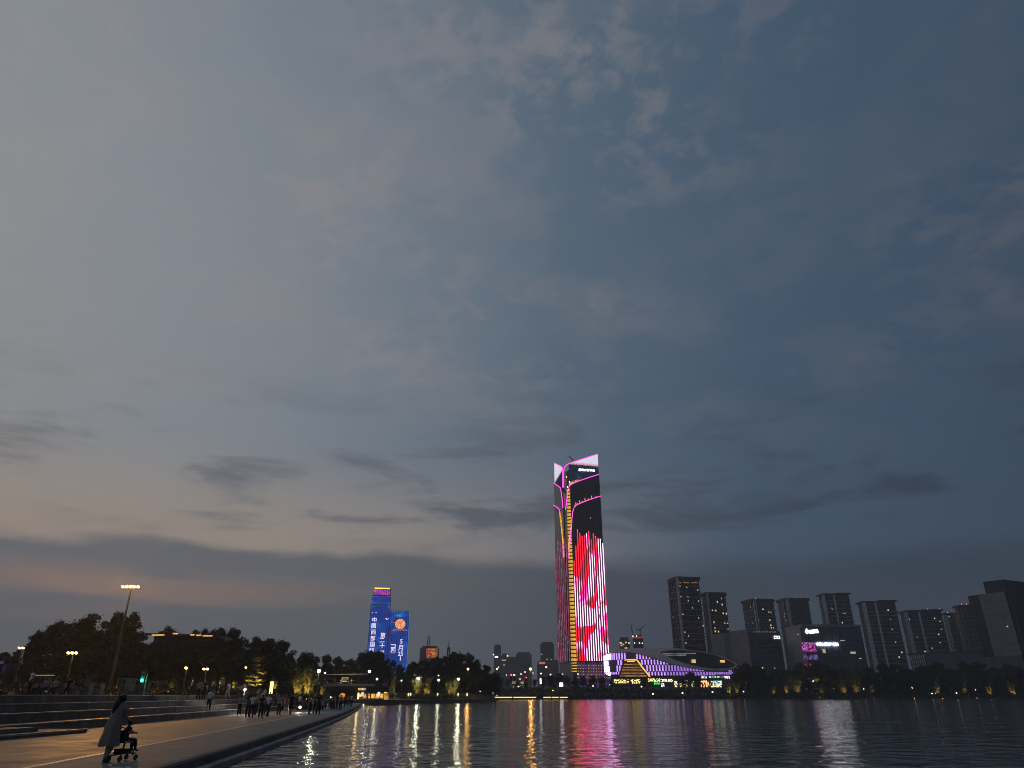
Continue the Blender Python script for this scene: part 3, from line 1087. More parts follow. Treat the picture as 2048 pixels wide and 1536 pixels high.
# ---------------------------------------------------------------- curved mall with violet light panels
MALL_Y, MALL_PX, MALL_HW, MALL_D = 578.0, 1342.0, 134.0, 32.0
mc = P(MALL_PX, 1385, MALL_Y)
mall = thing('shopping_mall', 'low curved mall with violet light panels and sweeping ring roof', 'mall', (mc.x, mc.y, 6.6))


def tab(px, pts):
    return float(np.interp(px, [p[0] for p in pts], [p[1] for p in pts]))


FRONT = [(1208, 1312), (1212, 1308), (1218, 1306), (1240, 1304), (1262, 1304.5), (1280, 1308), (1300, 1314), (1320, 1320), (1345, 1328), (1370, 1333.5), (1395, 1337.5), (1420, 1340.5), (1445, 1341), (1465, 1338), (1476, 1333)]
BACK = [(1208, 1312), (1222, 1302), (1240, 1298), (1300, 1295), (1350, 1296), (1400, 1302), (1440, 1312), (1465, 1324), (1476, 1333)]
BOT = [(1208, 1346), (1214, 1351), (1222, 1355), (1250, 1355), (1300, 1353.5), (1476, 1350)]
RIMF = [(1318, 1305), (1328, 1311), (1345, 1319), (1370, 1328), (1400, 1335), (1430, 1338.5), (1455, 1337.5), (1468, 1334), (1474, 1330)]
RIMB = [(1318, 1305), (1335, 1301), (1360, 1300), (1390, 1302), (1430, 1310), (1460, 1321), (1474, 1330)]


def loc(v):
    return (v.x - mc.x, v.y - mc.y, v.z - 6.6)


NT_ = 96
outer, inner, bot = [], [], []
for k in range(NT_):
    th = 2 * math.pi * k / NT_
    c_, s_ = math.cos(th), math.sin(th)
    sg = lambda q, e: math.copysign(abs(q) ** e, q)
    px = MALL_PX + MALL_HW * sg(c_, 0.8)
    Y = MALL_Y - MALL_D * sg(s_, 0.8)
    outer.append(P(px, tab(px, FRONT if s_ >= 0 else BACK), Y))
    q = P(px, tab(px, BOT), MALL_Y - MALL_D * abs(sg(s_, 0.8)))
    bot.append(Vector((outer[-1].x, outer[-1].y, max(q.z, 15.0))))
    pi = 1396 + 78 * c_
    inner.append(P(pi, tab(pi, RIMF if s_ >= 0 else RIMB), MALL_Y - 20 * s_))
M['mall_roof'] = mat('mall_roof_aluminium', (0.42, 0.37, 0.35), 0.5, 0.1, 0.15, 0.1)
M['mall_wall'] = mat('mall_wall_panel', (0.16, 0.12, 0.17), 0.5, 0, 0.2, 0.2)
M['dark_wall'] = mat('dark_cladding', (0.03, 0.03, 0.034), 0.6, 0, 0.3, 0.2)
nxt = lambda i: (i + 1) % NT_
MB().add([loc(p) for p in outer] + [loc(p) for p in inner], [(i, nxt(i), NT_ + nxt(i), NT_ + i) for i in range(NT_)]).build('roof', M['mall_roof'], mall, smooth=True)
rim = MB().tube([loc(p) for p in inner] + [loc(inner[0])], 0.55, 6)
rim.build('roof_rim', M['mall_roof'], mall, smooth=True)
MB().add([loc(p) for p in outer] + [loc(p) for p in bot], [(nxt(i), i, NT_ + i, NT_ + nxt(i)) for i in range(NT_)] + [tuple(range(2 * NT_ - 1, NT_ - 1, -1))]).build('facade_wall', M['mall_wall'], mall)
court = MB().add([loc(p) for p in inner] + [loc(Vector((p.x, p.y, 22.0))) for p in inner],
                 [(nxt(i), i, NT_ + i, NT_ + nxt(i)) for i in range(NT_)] + [tuple(range(NT_, 2 * NT_))]).build('courtyard', M['dark_wall'], mall)
M['gallery'] = emis('gallery_glow', (0.55, 0.75, 0.72), 0.28, 0.7, 0.12)
for (a_, c_, y_, m_) in ((1326, 1392, 1307.5, 'gallery'), (1330, 1372, 1311, 'gallery')):
    pts = [P(a_ + (c_ - a_) * i / 6, y_ - 0.7 * i / 6, MALL_Y + 19.0 * math.sqrt(max(0.02, 1 - ((a_ + (c_ - a_) * i / 6 - 1396) / 79) ** 2)) - 1.2) for i in range(7)]
    MB().tube([loc(p) for p in pts], 0.5, 4).build('gallery_light', M[m_], court)
for (px0, px1, y0, y1, dY) in ((1383.5, 1391, 1319, 1326, 17.5), (1440, 1449, 1320, 1325, 13.0), (1411, 1420, 1335.5, 1338, 12)):
    a_, c_ = P(px0, y1, MALL_Y + dY), P(px1, y0, MALL_Y + dY)
    MB().box(a_.x - mc.x, c_.x - mc.x, dY - 0.5, dY, a_.z - 6.6, c_.z - 6.6).build('lit_window', M['lit_window'], court)

# portal: trapezoid gold-edged arch with lit floors
PY = MALL_Y - MALL_D - 1.5


def mp(px, py, Y=PY):
    return loc(P(px, py, Y))


arch_pts = [(1236, 1357), (1246, 1324), (1252, 1319), (1270, 1318.5), (1276, 1321), (1285, 1334), (1301, 1355)]
portal = MB()
poly = [mp(*p) for p in arch_pts]
n = len(poly)
portal.add([(p[0], p[1], p[2]) for p in poly] + [(p[0], p[1] + 3, p[2]) for p in poly], [tuple(range(n - 1, -1, -1))] + [((i + 1) % n, i, n + i, n + (i + 1) % n) for i in range(n)])
portal = portal.build('portal', M['dark_glass'], mall)
MB().tube([(p[0], p[1] - 0.5, p[2]) for p in [mp(*q) for q in [(1249, 1321.5), (1253, 1319.5), (1270, 1319), (1275, 1321.5), (1284, 1334), (1299.5, 1353.5)]]], [0.35, 0.45, 0.5, 0.6, 0.6, 0.6], 6).build('portal_edge_light', emis('portal_edge_glow', (1.0, 0.62, 0.14), 1.1), portal)
MB().tube([(p[0], p[1] - 0.4, p[2]) for p in [mp(*q) for q in [(1254, 1322.5), (1270, 1322)]]], 0.3, 5).build('portal_edge_light', M['gold_led'], portal)
M['portal_floor'] = emis('portal_floor_glow', (1.0, 0.48, 0.08), 0.40, 0.6, 0.25)
M['portal_glass'] = emis('portal_room_glow', (0.85, 0.36, 0.05), 0.06, 0.8, 0.35)
for q, y_ in enumerate((1330, 1336, 1341, 1347.5, 1353)):
    xl = np.interp(y_, [1319, 1357], [1251, 1239])
    xr = np.interp(y_, [1319, 1334, 1355], [1271, 1280, 1295])
    a_, c_ = mp(xl, y_), mp(xr, y_)
    MB().box(a_[0], c_[0], a_[1] - 0.4, a_[1] - 0.1, a_[2], a_[2] + 0.75).build('floor_light', M['portal_floor'], portal)
    MB().box(a_[0] + 0.4, c_[0] - 0.4, a_[1] - 0.16, a_[1] - 0.06, a_[2] + 0.8, a_[2] + 1.9).build('room_glow', M['portal_glass'], portal)
a_, c_ = mp(1219.5, 1347, PY + 9), mp(1231, 1320, PY + 9)

# violet panels, one object each
M['violet'] = emis('violet_led_panel', (0.56, 0.30, 1.0), 1.7, 0.35, 0.35)
M['violet_white'] = emis('pale_violet_led_panel', (0.70, 0.50, 1.0), 5.0, 0.2, 0.35)
M['violet_soft'] = emis('soft_violet_led_panel', (0.46, 0.24, 0.85), 0.95, 0.3, 0.35)
ROWS = [(0, 8.1, 11.2), (1, 11.2, 15.7), (2, 15.7, 19.4), (3, 19.4, 26.0)]


def arch_top(px):
    return tab(px, [(1233, 1400), (1236, 1357), (1246, 1322), (1252, 1316), (1270, 1315.5), (1277, 1318), (1286, 1332), (1303, 1356), (1304, 1400)])


cum = [0.0]
half = [i for i in range(NT_ // 2 + 1)]          # theta 0 (right) .. pi (left)
for i in half[1:]:
    cum.append(cum[-1] + (outer[i].xy - outer[i - 1].xy).length)
total = cum[-1]
pitch = 2.25
for row, z0, z1 in ROWS:
    s_ = 0.6 + (0.5 * pitch if row % 2 else 0)
    while s_ < total - 0.5:
        i = min(int(np.searchsorted(cum, s_)), len(cum) - 1)
        f_ = (s_ - cum[i - 1]) / (cum[i] - cum[i - 1])
        p = outer[i - 1].lerp(outer[i], f_)
        tang = (outer[i].xy - outer[i - 1].xy).normalized()
        zb = bot[i - 1].lerp(bot[i], f_).z - 6.6
        zt_ = p.z - 6.6 - 0.5
        # pixel column of this point
        a0, a1 = max(z0 + 0.25, zb + 0.2), min(z1 - 0.2, zt_)
        if row == 3:
            a1 = zt_
        sub = zt_ - zb
        pxc, pyb = pix((p.x, p.y, a0 + 6.6))
        ok = a1 - a0 > 0.7
        if 1234 < pxc < 1303 and pyb > arch_top(pxc) + 2.5:
            ok = False
        if 1219 < pxc < 1232 and 1321 < pyb < 1349:
            ok = False
        if ok:
            m_ = M['violet_white'] if pxc < 1222 else (M['violet'] if pxc < 1330 else M['violet_soft'])
            wd = 0.48 if pxc < 1330 else 0.62
            o = MB().box(-wd, wd, -0.45, 0.25, 0, a1 - a0).build('light_panel', m_, mall, (p.x - mc.x, p.y - mc.y, a0))
            o.rotation_euler = (0, 0, math.atan2(-tang.y, -tang.x))
        s_ += pitch
# ground floor shops
MB().prism([mp(1222, 1370, PY + 6)[:2], mp(1474, 1370, PY + 6)[:2], mp(1470, 1370, PY + 34)[:2], mp(1226, 1370, PY + 34)[:2]], 0, 9.3).build('ground_floor', M['dark_wall'], mall)
SHOPS = [(1228, 1257, 1359, 1366.5, (1, .55, .15), 1.5), (1262, 1280, 1359, 1367, (1, .6, .15), 1.7), (1296, 1320, 1357, 1363, (1, .62, .2), 1.6), (1322, 1345, 1358, 1364, (1, .75, .4), 1.5),
         (1308, 1320, 1365, 1369, (.05, 1, .1), 1.2), (1323, 1328, 1366, 1374, (1, .85, .6), 1.4), (1349, 1354, 1362, 1375, (1, .7, .3), 1.6), (1360, 1374, 1366, 1374, (1, .6, .2), 1.5), (1371, 1382, 1360, 1362.5, (1, .9, .7), 1.2),
         (1383, 1388, 1362, 1374, (1, .75, .4), 1.6), (1402, 1417, 1361, 1375, (1, .35, .12), 1.8), (1422, 1443, 1367, 1375, (1, .7, .35), 1.5), (1422, 1443, 1361.5, 1366, (.5, .85, .7), 1.0), (1402, 1413, 1352, 1356.5, (.9, 1, .95), 1.2),
         (1418, 1445, 1352, 1355.5, (.5, .7, .45), 0.8), (1448, 1459, 1352, 1357, (1, 1, 1), 2.0)]
for k, (x0, x1, y0, y1, c_, st) in enumerate(SHOPS):
    Y = PY + 5.6
    a_, d_ = mp(x0, y1, Y), mp(x1, y0, Y)
    MB().box(a_[0], d_[0], a_[1] - 0.5, a_[1], a_[2], d_[2]).build('shop_window', sparkle('shop_glow', (*c_, 1), (min(1, c_[0] * 1.1), min(1, c_[1] * 1.3 + 0.05), c_[2] * 1.3 + 0.1, 1), st * 1.5, 0.40), mall)

# ---------------------------------------------------------------- apartment and office blocks on the right
M['apt_wall'] = mat('apartment_wall', (0.075, 0.07, 0.068), 0.8, 0, 0.25, 0.15)
M['apt_glass'] = mat('apartment_dark_windows', (0.014, 0.015, 0.018), 0.25, 0, 0.4, 0.5)
M['apt_slab'] = mat('balcony_slab_concrete', (0.32, 0.30, 0.30), 0.8, 0, 0.3, 0.3)
M['apt_pier'] = mat('pale_pier_cladding', (0.80, 0.70, 0.65), 0.8, 0, 0.2, 0.3)
M['apt_brown'] = mat('brown_tile_cladding', (0.16, 0.085, 0.06), 0.8, 0, 0.3, 0.3)
M['apt_cap'] = mat('roof_cap', (0.035, 0.034, 0.036), 0.7, 0, 0.3, 0.3)
M['red_beacon'] = emis('red_beacon_glass', (1.0, 0.12, 0.16), 2.2)
GRP = 'tower blocks standing behind the right bank'


def apartment(label, corner, right, left, Y, yaw, floor=3.1, piers=(), left_piers=(), lit=(), cap='flat', red=(), wall='apt_wall', slab_m='apt_slab', steps=(), strips=5, name='apartment_tower', white=()):
    A = Facade(name, label, 'building', corner, right, left, Y, yaw, group=GRP)
    R_ = A.root
    w_, d_, h_ = A.w, A.d, A.h
    MB().box(0.5, w_ - 0.5, 0.5, d_ - 0.5, 0, h_ - 0.6).build('core', M['apt_glass'], R_)
    # wall strips between the window columns
    ws = MB().box(-0.5, 0.5, 0, 0.4, 0, h_ - 1.5).mesh('wall_strip', M[wall])
    for k in range(strips):
        link_mesh('wall_strip', ws, R_, (w_ * (k + 0.5) / strips, 0.12, 0))
    ns = max(2, int(strips * d_ / max(w_, 1)))
    for k in range(ns):
        o_ = link_mesh('wall_strip', ws, R_, (0.12, d_ * (k + 0.5) / ns, 0), -math.pi / 2)
    # floor slabs, each wraps the two faces seen
    ext = 0.55
    sl = MB().box(-ext, w_ + ext, -ext, d_ * 0.5, 0, 0.62).box(-ext, w_ * 0.5, d_ * 0.5, d_ + ext, 0, 0.62).mesh('floor_slab', M[slab_m])
    nf = int((h_ - 3) / floor)
    for k in range(6, nf):
        z = k * floor + random.uniform(-0.05, 0.05)
        o_ = link_mesh('floor_slab', sl, R_, (0, 0, z))
    for (x, wd, m_) in piers:
        MB().box(-wd / 2, wd / 2, -0.85, 0.2, 0, h_ - 0.8).build('pier', M[m_], R_, (x * w_, 0, 0))
    for (y, wd, m_) in left_piers:
        MB().box(-0.85, 0.2, -wd / 2, wd / 2, 0, h_ - 0.8).build('pier', M[m_], R_, (0, y * d_, 0))
    if cap == 'flat':
        cp = MB().box(-0.7, w_ + 0.7, -0.7, d_ + 0.7, h_ - 3.4, h_ - 0.3)
        cp.build('parapet', M['apt_wall'], R_)
    else:
        MB().box(-1.5, w_ * 0.40, -1.5, d_ + 1.2, h_ - 1.6, h_ - 0.2).add(
            [(-2, -2, h_ - 0.15), (w_ * 0.42, -2, h_ - 0.15), (w_ * 0.42, d_ + 1.5, h_ - 0.15), (-2, d_ + 1.5, h_ - 0.15), (w_ * 0.2, d_ * 0.4, h_ + 1.2)],
            [(0, 1, 4), (1, 2, 4), (2, 3, 4), (3, 0, 4)]).build('roof_cap', M['apt_cap'], R_)
        MB().box(w_ * 0.45, w_ + 1.6, -1.8, d_ + 1.2, h_ - 0.6, h_ + 0.7).build('roof_cap', M['apt_cap'], R_)
    lw = MB().box(-0.65, 0.65, -0.1, 0.05, -0.8, 0.8).mesh('lit_window', M['lit_window'])
    lww = MB().box(-0.55, 0.55, -0.1, 0.05, -0.75, 0.75).mesh('lit_window', M['lit_window_white'])
    for p in lit:
        x, z = A.uz(*p)
        link_mesh('lit_window', lw, R_, (min(max(x, 1), w_ - 1), 0.08, z))
    for p in white:
        x, z = A.uz(*p)
        if x > 0:
            link_mesh('lit_window', lww, R_, (min(x, w_ - 1), 0.08, z))
        else:
            y, z = A.vz(*p)
            link_mesh('lit_window', lww, R_, (0.08, min(max(y, 1), d_ - 1), z), -math.pi / 2)
    for p in red:
        x, z = A.uz(p[0], p[1])
        MB().ball((0, 0, 0), 0.55, 8, 5).build('beacon', M['red_beacon'], R_, (x, 1.0, h_ + (1.2 if cap != 'flat' else 0.2)), True)
    return A


def z8(x, y):
    return (1320 + x / 5.6875, 1130 + y / 5.6875)


def z9(x, y):
    return (1540 + x / 5.689, 1150 + y / 5.689)


def z10(x, y):
    return (1780 + x / 5.295, 1130 + y / 5.295)


A1 = apartment('tallest grey apartment tower right of the mall with a pale corner pier', z8(185, 127), z8(443, 130), z8(88, 165), 720, 24, 5.6,
               piers=((0.02, 2.4, 'apt_pier'),), left_piers=((0.97, 1.0, 'apt_pier'),), strips=7,
               white=[z8(*p) for p in ((228, 240), (305, 250), (238, 360), (318, 365), (322, 405), (370, 485), (262, 560), (510, 690), (283, 765), (325, 805), (295, 885), (430, 285), (440, 410), (440, 600), (490, 690), (148, 590))])
for k in range(11):
    x, z = A1.uz(*z8(212 + k * 21, 208))
    if k not in (2, 6):
        MB().box(-0.7, 0.7, -0.75, -0.6, 0, 1.1 + 0.5 * (k % 3 == 0)).build('sign_character', emis('dim_orange_letter', (0.9, 0.42, 0.1), 0.35, 0.6, 1.0), A1.root, (x, 0, z))
A2 = apartment('dark apartment tower with warm windows, close behind the tallest grey tower', z8(527, 305), z8(745, 312), z8(465, 315), 735, 24, 6.2,
               piers=((0.02, 1.8, 'apt_pier'),), strips=6,
               lit=[z8(*p) for p in ((653, 418), (708, 450), (597, 512), (634, 517), (755, 553), (720, 550), (615, 652), (737, 656), (769, 657), (626, 720), (666, 757), (630, 755))], white=[z8(700, 380), z8(775, 728)])
A3 = apartment('grey apartment tower with one red beacon, behind the slatted grey office', z8(1050, 378), z8(1290, 382), z8(925, 402), 800, 30, 6.2,
               piers=((0.03, 1.3, 'apt_pier'), (0.12, 0.8, 'apt_pier')), red=(z8(1092, 368),), strips=8,
               lit=[z8(*p) for p in ((1172, 503), (1250, 628), (1262, 686), (1266, 718), (1291, 718))], white=[z8(*p) for p in ((1028, 482), (1055, 659), (1238, 535), (1262, 540), (1120, 625))])
A4 = apartment('dark banded apartment tower with two red beacons, behind the sign-bearing office', z8(1425, 370), z8(1688, 375), z8(1325, 405), 810, 26, 9.3,
               piers=((0.04, 1.6, 'apt_pier'), (0.11, 0.8, 'apt_pier')), red=(z8(1560, 372), z8(1673, 375)), strips=3,
               white=[z8(*p) for p in ((1432, 628), (1412, 590), (1420, 555))])
A5 = apartment('slim apartment tower with twin roof caps rising over the sign-bearing office', z9(600, 212), z9(897, 210), z9(543, 235), 830, 20, 4.5, piers=((0.0, 3.0, 'apt_pier'), (0.40, 1.5, 'apt_pier')), cap='cap', strips=6,
               lit=[z9(822, 542)], white=[z9(*p) for p in ((695, 380), (712, 384), (835, 430), (855, 432), (750, 203))])
A6 = apartment('wide apartment tower with two pale piers, right of the sign-bearing office', z9(1060, 297), z9(1425, 300), z9(990, 318), 820, 20, 4.5, piers=((0.0, 4.2, 'apt_pier'), (0.36, 2.0, 'apt_pier')), cap='cap', strips=8,
               lit=[z9(1345, 400), z9(1135, 605), z9(1500, 880), z9(1470, 935)], white=[z9(1390, 615), z9(1370, 505), z9(1430, 765)])
A7 = apartment('broad apartment tower with pinkish piers and two red roof beacons', z10(160, 482), z10(545, 488), z10(95, 494), 830, 20, 4.5, piers=((0.0, 4.0, 'apt_pier'), (0.36, 2.0, 'apt_pier')), cap='cap', strips=8,
               red=(z10(405, 476), z10(533, 476)), lit=[z10(*p) for p in ((472, 565), (515, 735), (370, 915))], white=[z10(*p) for p in ((205, 574), (530, 595), (545, 680), (530, 820), (447, 882), (290, 765))])
A8 = apartment('low apartment tower with one pale pier between two red-lit towers', z10(572, 513), z10(700, 513), z10(557, 520), 835, 20, 4.5, piers=((0.05, 4.0, 'apt_pier'), (0.7, 5.0, 'apt_brown')), cap='cap', red=(z10(622, 545),), strips=4, wall='apt_brown', white=[z10(625, 545)])
A9 = apartment('brown apartment tower with capped roof beside the glass office', z10(740, 425), z10(940, 428), z10(672, 442), 780, 26, 4.5, piers=((0.05, 3.0, 'apt_brown'), (0.25, 2.0, 'apt_brown')), left_piers=((0.5, 6.0, 'apt_brown'),), cap='cap', red=(z10(760, 408), z10(815, 412)), strips=5, wall='apt_brown',
               white=[z10(*p) for p in ((770, 548), (830, 740), (838, 795))])

# grey slatted office
M['office'] = mat('grey_office_cladding', (0.26, 0.26, 0.29), 0.6, 0, 0.15, 0.1)
M['office_blue'] = mat('blue_grey_glazing', (0.08, 0.10, 0.14), 0.3, 0, 0.3, 0.15)
J = Facade('office_block', 'grey slatted office block left of the sign-bearing office', 'building', z8(990, 740), z8(1365, 748), z8(595, 790), 640, yaw=38)
R = J.root
MB().box(0.4, J.w, 0.4, J.d, 0, J.h).build('body', M['office_blue'], R)
MB().box(0.0, 0.4, 0.0, J.d * 0.50, 0, J.h + 0.6).build('side_wall', M['office'], R)
MB().box(0.0, 0.4, J.d * 0.66, J.d, 0, J.h - 0.2).build('side_wall', M['office'], R)
slat = MB().box(-0.05, J.w, -0.15, 0.3, 0, 0.35).mesh('slat', M['office'])
for k in range(int(J.h / 1.9)):
    link_mesh('slat', slat, R, (0, 0, 4 + 1.9 * k) if 4 + 1.9 * k < J.h else (0, 0, 2))
slat2 = MB().box(-0.14, 0.0, 0, J.d * 0.5, 0, 0.18).mesh('slat', M['apt_wall'])
for k in range(int(J.h / 1.9) - 2):
    link_mesh('slat', slat2, R, (0, 0, 5 + 1.9 * k))
a_, c_ = J.uz(*z8(1140, 945)), J.uz(*z8(1350, 865))
MB().box(a_[0], c_[0], -0.3, 0.35, a_[1], c_[1]).build('recess_shade_block', M['apt_cap'], R)  # raised dark block, shade of the recess put into its colour
for q in (0.33, 0.66):
    MB().box(a_[0], c_[0], -0.5, -0.31, a_[1] + (c_[1] - a_[1]) * q, a_[1] + (c_[1] - a_[1]) * q + 0.4).build('balcony_rail', M['apt_slab'], R)
x, z = J.uz(*z8(1297, 838))
x2, z2 = J.uz(*z8(1360, 808))
for k, ch in enumerate('中石油'[:0]):
    pass
for k in range(3):
    w3 = (x2 - x) / 3
    mbk = MB().box(0.1 * w3, 0.9 * w3, -0.5, -0.2, 0, 0.35).box(0.1 * w3, 0.9 * w3, -0.5, -0.2, 0.75 * (z2 - z), z2 - z).box((0.1 + 0.3 * k % 0.8) * w3, (0.35 + 0.3 * k % 0.8) * w3, -0.5, -0.2, 0.2, (z2 - z) * 0.9)
    mbk.build('sign_character', M['sign_white'], R, (x + w3 * k, 0, z))
M['sign_dim'] = emis('unlit_letter_glow', (0.2, 0.24, 0.32), 0.35)  # unlit letters, their brightness put in as a faint glow
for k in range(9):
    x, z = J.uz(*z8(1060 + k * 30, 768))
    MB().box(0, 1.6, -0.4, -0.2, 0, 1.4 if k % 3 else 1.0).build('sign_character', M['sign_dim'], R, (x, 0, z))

# sign-bearing office with a violet-pink screen
K = Facade('office_block', 'dark glass office with two white rooftop signs and a pink-violet screen', 'building', z9(360, 570), z9(1030, 580), z9(165, 590), 620, yaw=24)
R = K.root
MB().box(0.4, K.w, 0.4, K.d, 0, K.h).build('body', M['office_blue'], R)
MB().box(-0.3, 0.35, -0.3, K.d, 0, K.h + 0.8).build('side_wall', M['office'], R)
MB().box(0.36, K.w + 0.3, -0.3, 0.35, K.h - 1.2, K.h + 0.5).build('parapet', M['office'], R)
for (p0, p1) in ((z9(365, 755), z9(580, 600)),):
    a_, c_ = K.uz(*p0), K.uz(*p1)
    MB().box(a_[0], c_[0], -0.25, 0.38, a_[1], c_[1]).build('sign_wall', M['apt_wall'], R)
mull = MB().box(-0.08, 0.08, 0.15, 0.42, 0, K.h - 1.3).mesh('mullion', M['dark_metal'])
for k in range(16):
    link_mesh('mullion', mull, R, (3 + (K.w - 4) * k / 15, 0, 0))
band = MB().box(0.4, K.w, 0.2, 0.45, 0, 0.3).mesh('floor_band', M['dark_metal'])
for k in range(8):
    link_mesh('floor_band', band, R, (0, 0, 8 + 4.2 * k)) if 8 + 4.2 * k < K.h - 2 else None
M['sign_bright'] = emis('bright_roof_sign', (0.95, 0.92, 1.0), 13)
x, z = K.uz(*z9(525, 803))
x2, _ = K.uz(*z9(775, 803))
st_ = (x2 - x) / 8
glyphs('中国人民财产保险', R, 'sign_character', M['sign_bright'], st_ * 1.12, [(x + st_ * (k + 0.5), z) for k in range(8)], -0.5, 0.15, bold=0.05)
x, z = K.uz(*z9(402, 672))
x2, z2 = K.uz(*z9(432, 630))
MB().add([(0, -0.5, 1.8), (1.5, -0.5, 0), (3.0, -0.5, 1.8), (1.5, -0.5, 4.4), (0, -0.2, 1.8), (1.5, -0.2, 0), (3.0, -0.2, 1.8), (1.5, -0.2, 4.4)], [(0, 1, 2, 3), (0, 4, 5, 1), (1, 5, 6, 2), (2, 6, 7, 3), (3, 7, 4, 0)]).build('sign_emblem', M['sign_bright'], R, (x, 0, z))
for k in range(4):
    a_, c_ = K.uz(*z9(442 + k * 26, 664 - k * 2)), K.uz(*z9(464 + k * 26, 628 - k * 2))
    hh, ww = c_[1] - a_[1], c_[0] - a_[0]
    MB().box(0, ww, -0.5, -0.2, 0, hh * 0.25).box(0, ww, -0.5, -0.2, hh * 0.42, hh * 0.62).box(0, ww, -0.5, -0.2, hh * 0.8, hh).box(ww * (0.1 + 0.2 * (k % 3)), ww * (0.3 + 0.2 * (k % 3)), -0.5, -0.2, hh * 0.25, hh * 0.8).build('sign_character', M['sign_bright'], R, (a_[0], 0, a_[1]))


M['spark_pink'] = sparkle('pink_screen', (0.9, 0.05, 0.5, 1), (0.7, 0.25, 0.9, 1), 1.0, 0.45)
M['spark_violet'] = sparkle('violet_screen', (0.25, 0.10, 0.7, 1), (0.45, 0.3, 0.9, 1), 0.5, 0.45)
M['spark_red'] = sparkle('red_screen', (0.9, 0.03, 0.12, 1), (0.7, 0.05, 0.25, 1), 0.5, 0.42)
for (p0, p1, m_) in ((z9(300, 870), z9(512, 768), 'spark_pink'), (z9(285, 965), z9(535, 905), 'spark_violet'), (z9(385, 1075), z9(465, 1010), 'spark_red')):
    a_, c_ = K.uz(*p0), K.uz(*p1)
    MB().box(max(a_[0], -3), c_[0], -0.7, -0.4, a_[1], c_[1]).build('light_screen', M[m_], R)
for (p0, p1) in ((z9(800, 750), z9(850, 742)), (z9(603, 888), z9(628, 840)), (z9(915, 895), z9(975, 872)), (z9(1015, 955), z9(1040, 945)), (z9(312, 682), z9(325, 668))):
    a_, c_ = K.uz(*p0), K.uz(*p1)
    MB().box(a_[0], c_[0], -0.1, 0.1, a_[1], c_[1]).build('lit_window', M['lit_window_white'], R)

# low podium and glass office at the far right
L = Facade('podium_block', 'low dark podium block in front of the right apartment towers', 'building', z10(190, 940), z10(1000, 918), z10(182, 942), 600, yaw=-14)
R = L.root
L.d = 30
MB().box(0, L.w, 0.3, 30, 0, L.h).build('body', M['office_blue'], R)
MB().box(-0.3, L.w + 0.3, 0, 0.3, L.h - 1.0, L.h + 0.4).build('parapet', M['apt_wall'], R)
fin = MB().box(-0.2, 0.2, -0.6, 0, 0, 12).mesh('entrance_fin', M['apt_pier'])
for k in range(8):
    link_mesh('entrance_fin', fin, R, (0.5 + 1.5 * k, 0, L.h - 13))
I_ = Facade('glass_office', 'tall dark glass office with a leaning glass slab at the right edge', 'building', z10(1210, 280), (2130, 1168), z10(822, 335), 480, yaw=62)
R = I_.root
M['slab_glass'] = mat('sky_toned_slab_glass', (0.19, 0.225, 0.245), 0.35, 0.0, 0.15, 0.2)  # reflected bright sky put into the base colour as a paler tone
MB().box(0.4, I_.w, 0.4, I_.d, 8, I_.h - 0.5).build('body', M['office_blue'], R)
MB().box(0.0, 0.38, 0.0, I_.d * 0.70, 19, I_.h).build('glass_slab', M['slab_glass'], R)
MB().box(0.1, 0.38, I_.d * 0.71, I_.d, 19, I_.h - 0.3).build('glass_slab', M['dark_glass'], R)
MB().box(1.2, I_.w, -2.6, 0.3, 12, I_.h + 1.5).build('rear_block', M['dark_wall'], R)
MB().box(6, I_.w, 2, I_.d * 0.62, I_.h, I_.h + 8.5).build('roof_block', M['dark_wall'], R)
line_ = MB().box(-0.06, 0.0, 0.0, I_.d * 0.70, 0, 0.1).mesh('slab_joint', M['dark_metal'])
for k in range(9):
    link_mesh('slab_joint', line_, R, (0, 0, 22 + (I_.h - 24) * k / 9))
line2 = MB().box(-0.06, 0.0, -0.05, 0.05, 19, I_.h).mesh('slab_joint', M['dark_metal'])
for k in range(10):
    link_mesh('slab_joint', line2, R, (0, I_.d * 0.7 * (k + 0.5) / 10, 0))
MB().box(2, I_.w, 1, I_.d - 1, 0, 9).build('ground_floor', M['dark_wall'], R)
yv, zv = I_.vz(*z10(1245, 650))
MB().ball((0, 0, 0), 0.5, 8, 6).build('wall_lamp', M['lit_window_white'], R, (-0.3, yv, zv), True)

# ---------------------------------------------------------------- far skyline
M['far_wall'] = mat('far_grey_facade', (0.10, 0.11, 0.125), 0.7, 0, 0.2, 0.05)
M['far_band'] = mat('far_facade_band', (0.055, 0.06, 0.07), 0.5, 0, 0.2, 0.05)


def z4(x, y):
    return (960 + x / 6.827, 1230 + y / 6.827)


def far_block(label, x0, x1, top, Y, lit=(), name='distant_block', m='far_wall', floors=4.0):
    A = Facade(name, label, 'building', (x0, top), (x1, top), None, Y, yaw=-4, ground=4, group='distant skyline blocks')
    A.d = A.w * 0.8
    b_ = MB().box(0, A.w, 0, A.d, 0, A.h).build('body', M[m], A.root)
    MB().box(A.w * 0.1, A.w * 0.9, A.d * 0.2, A.d * 0.8, A.h, A.h + 3.0).build('roof_plant', M[m], A.root)
    bd = MB().box(-0.1, A.w + 0.1, -0.25, 0.0, 0, floors * 0.42).mesh('window_band', M['far_band'])
    k = 8
    while k * floors < A.h - 3:
        link_mesh('window_band', bd, A.root, (0, 0, k * floors))
        k += 1
    for (p, w_, h_, m_) in lit:
        x, z = A.uz(*p)
        MB().box(-w_, w_, -0.6, -0.3, -h_, h_).build('sign_light', M[m_], A.root, (x, 0, z))
    return A


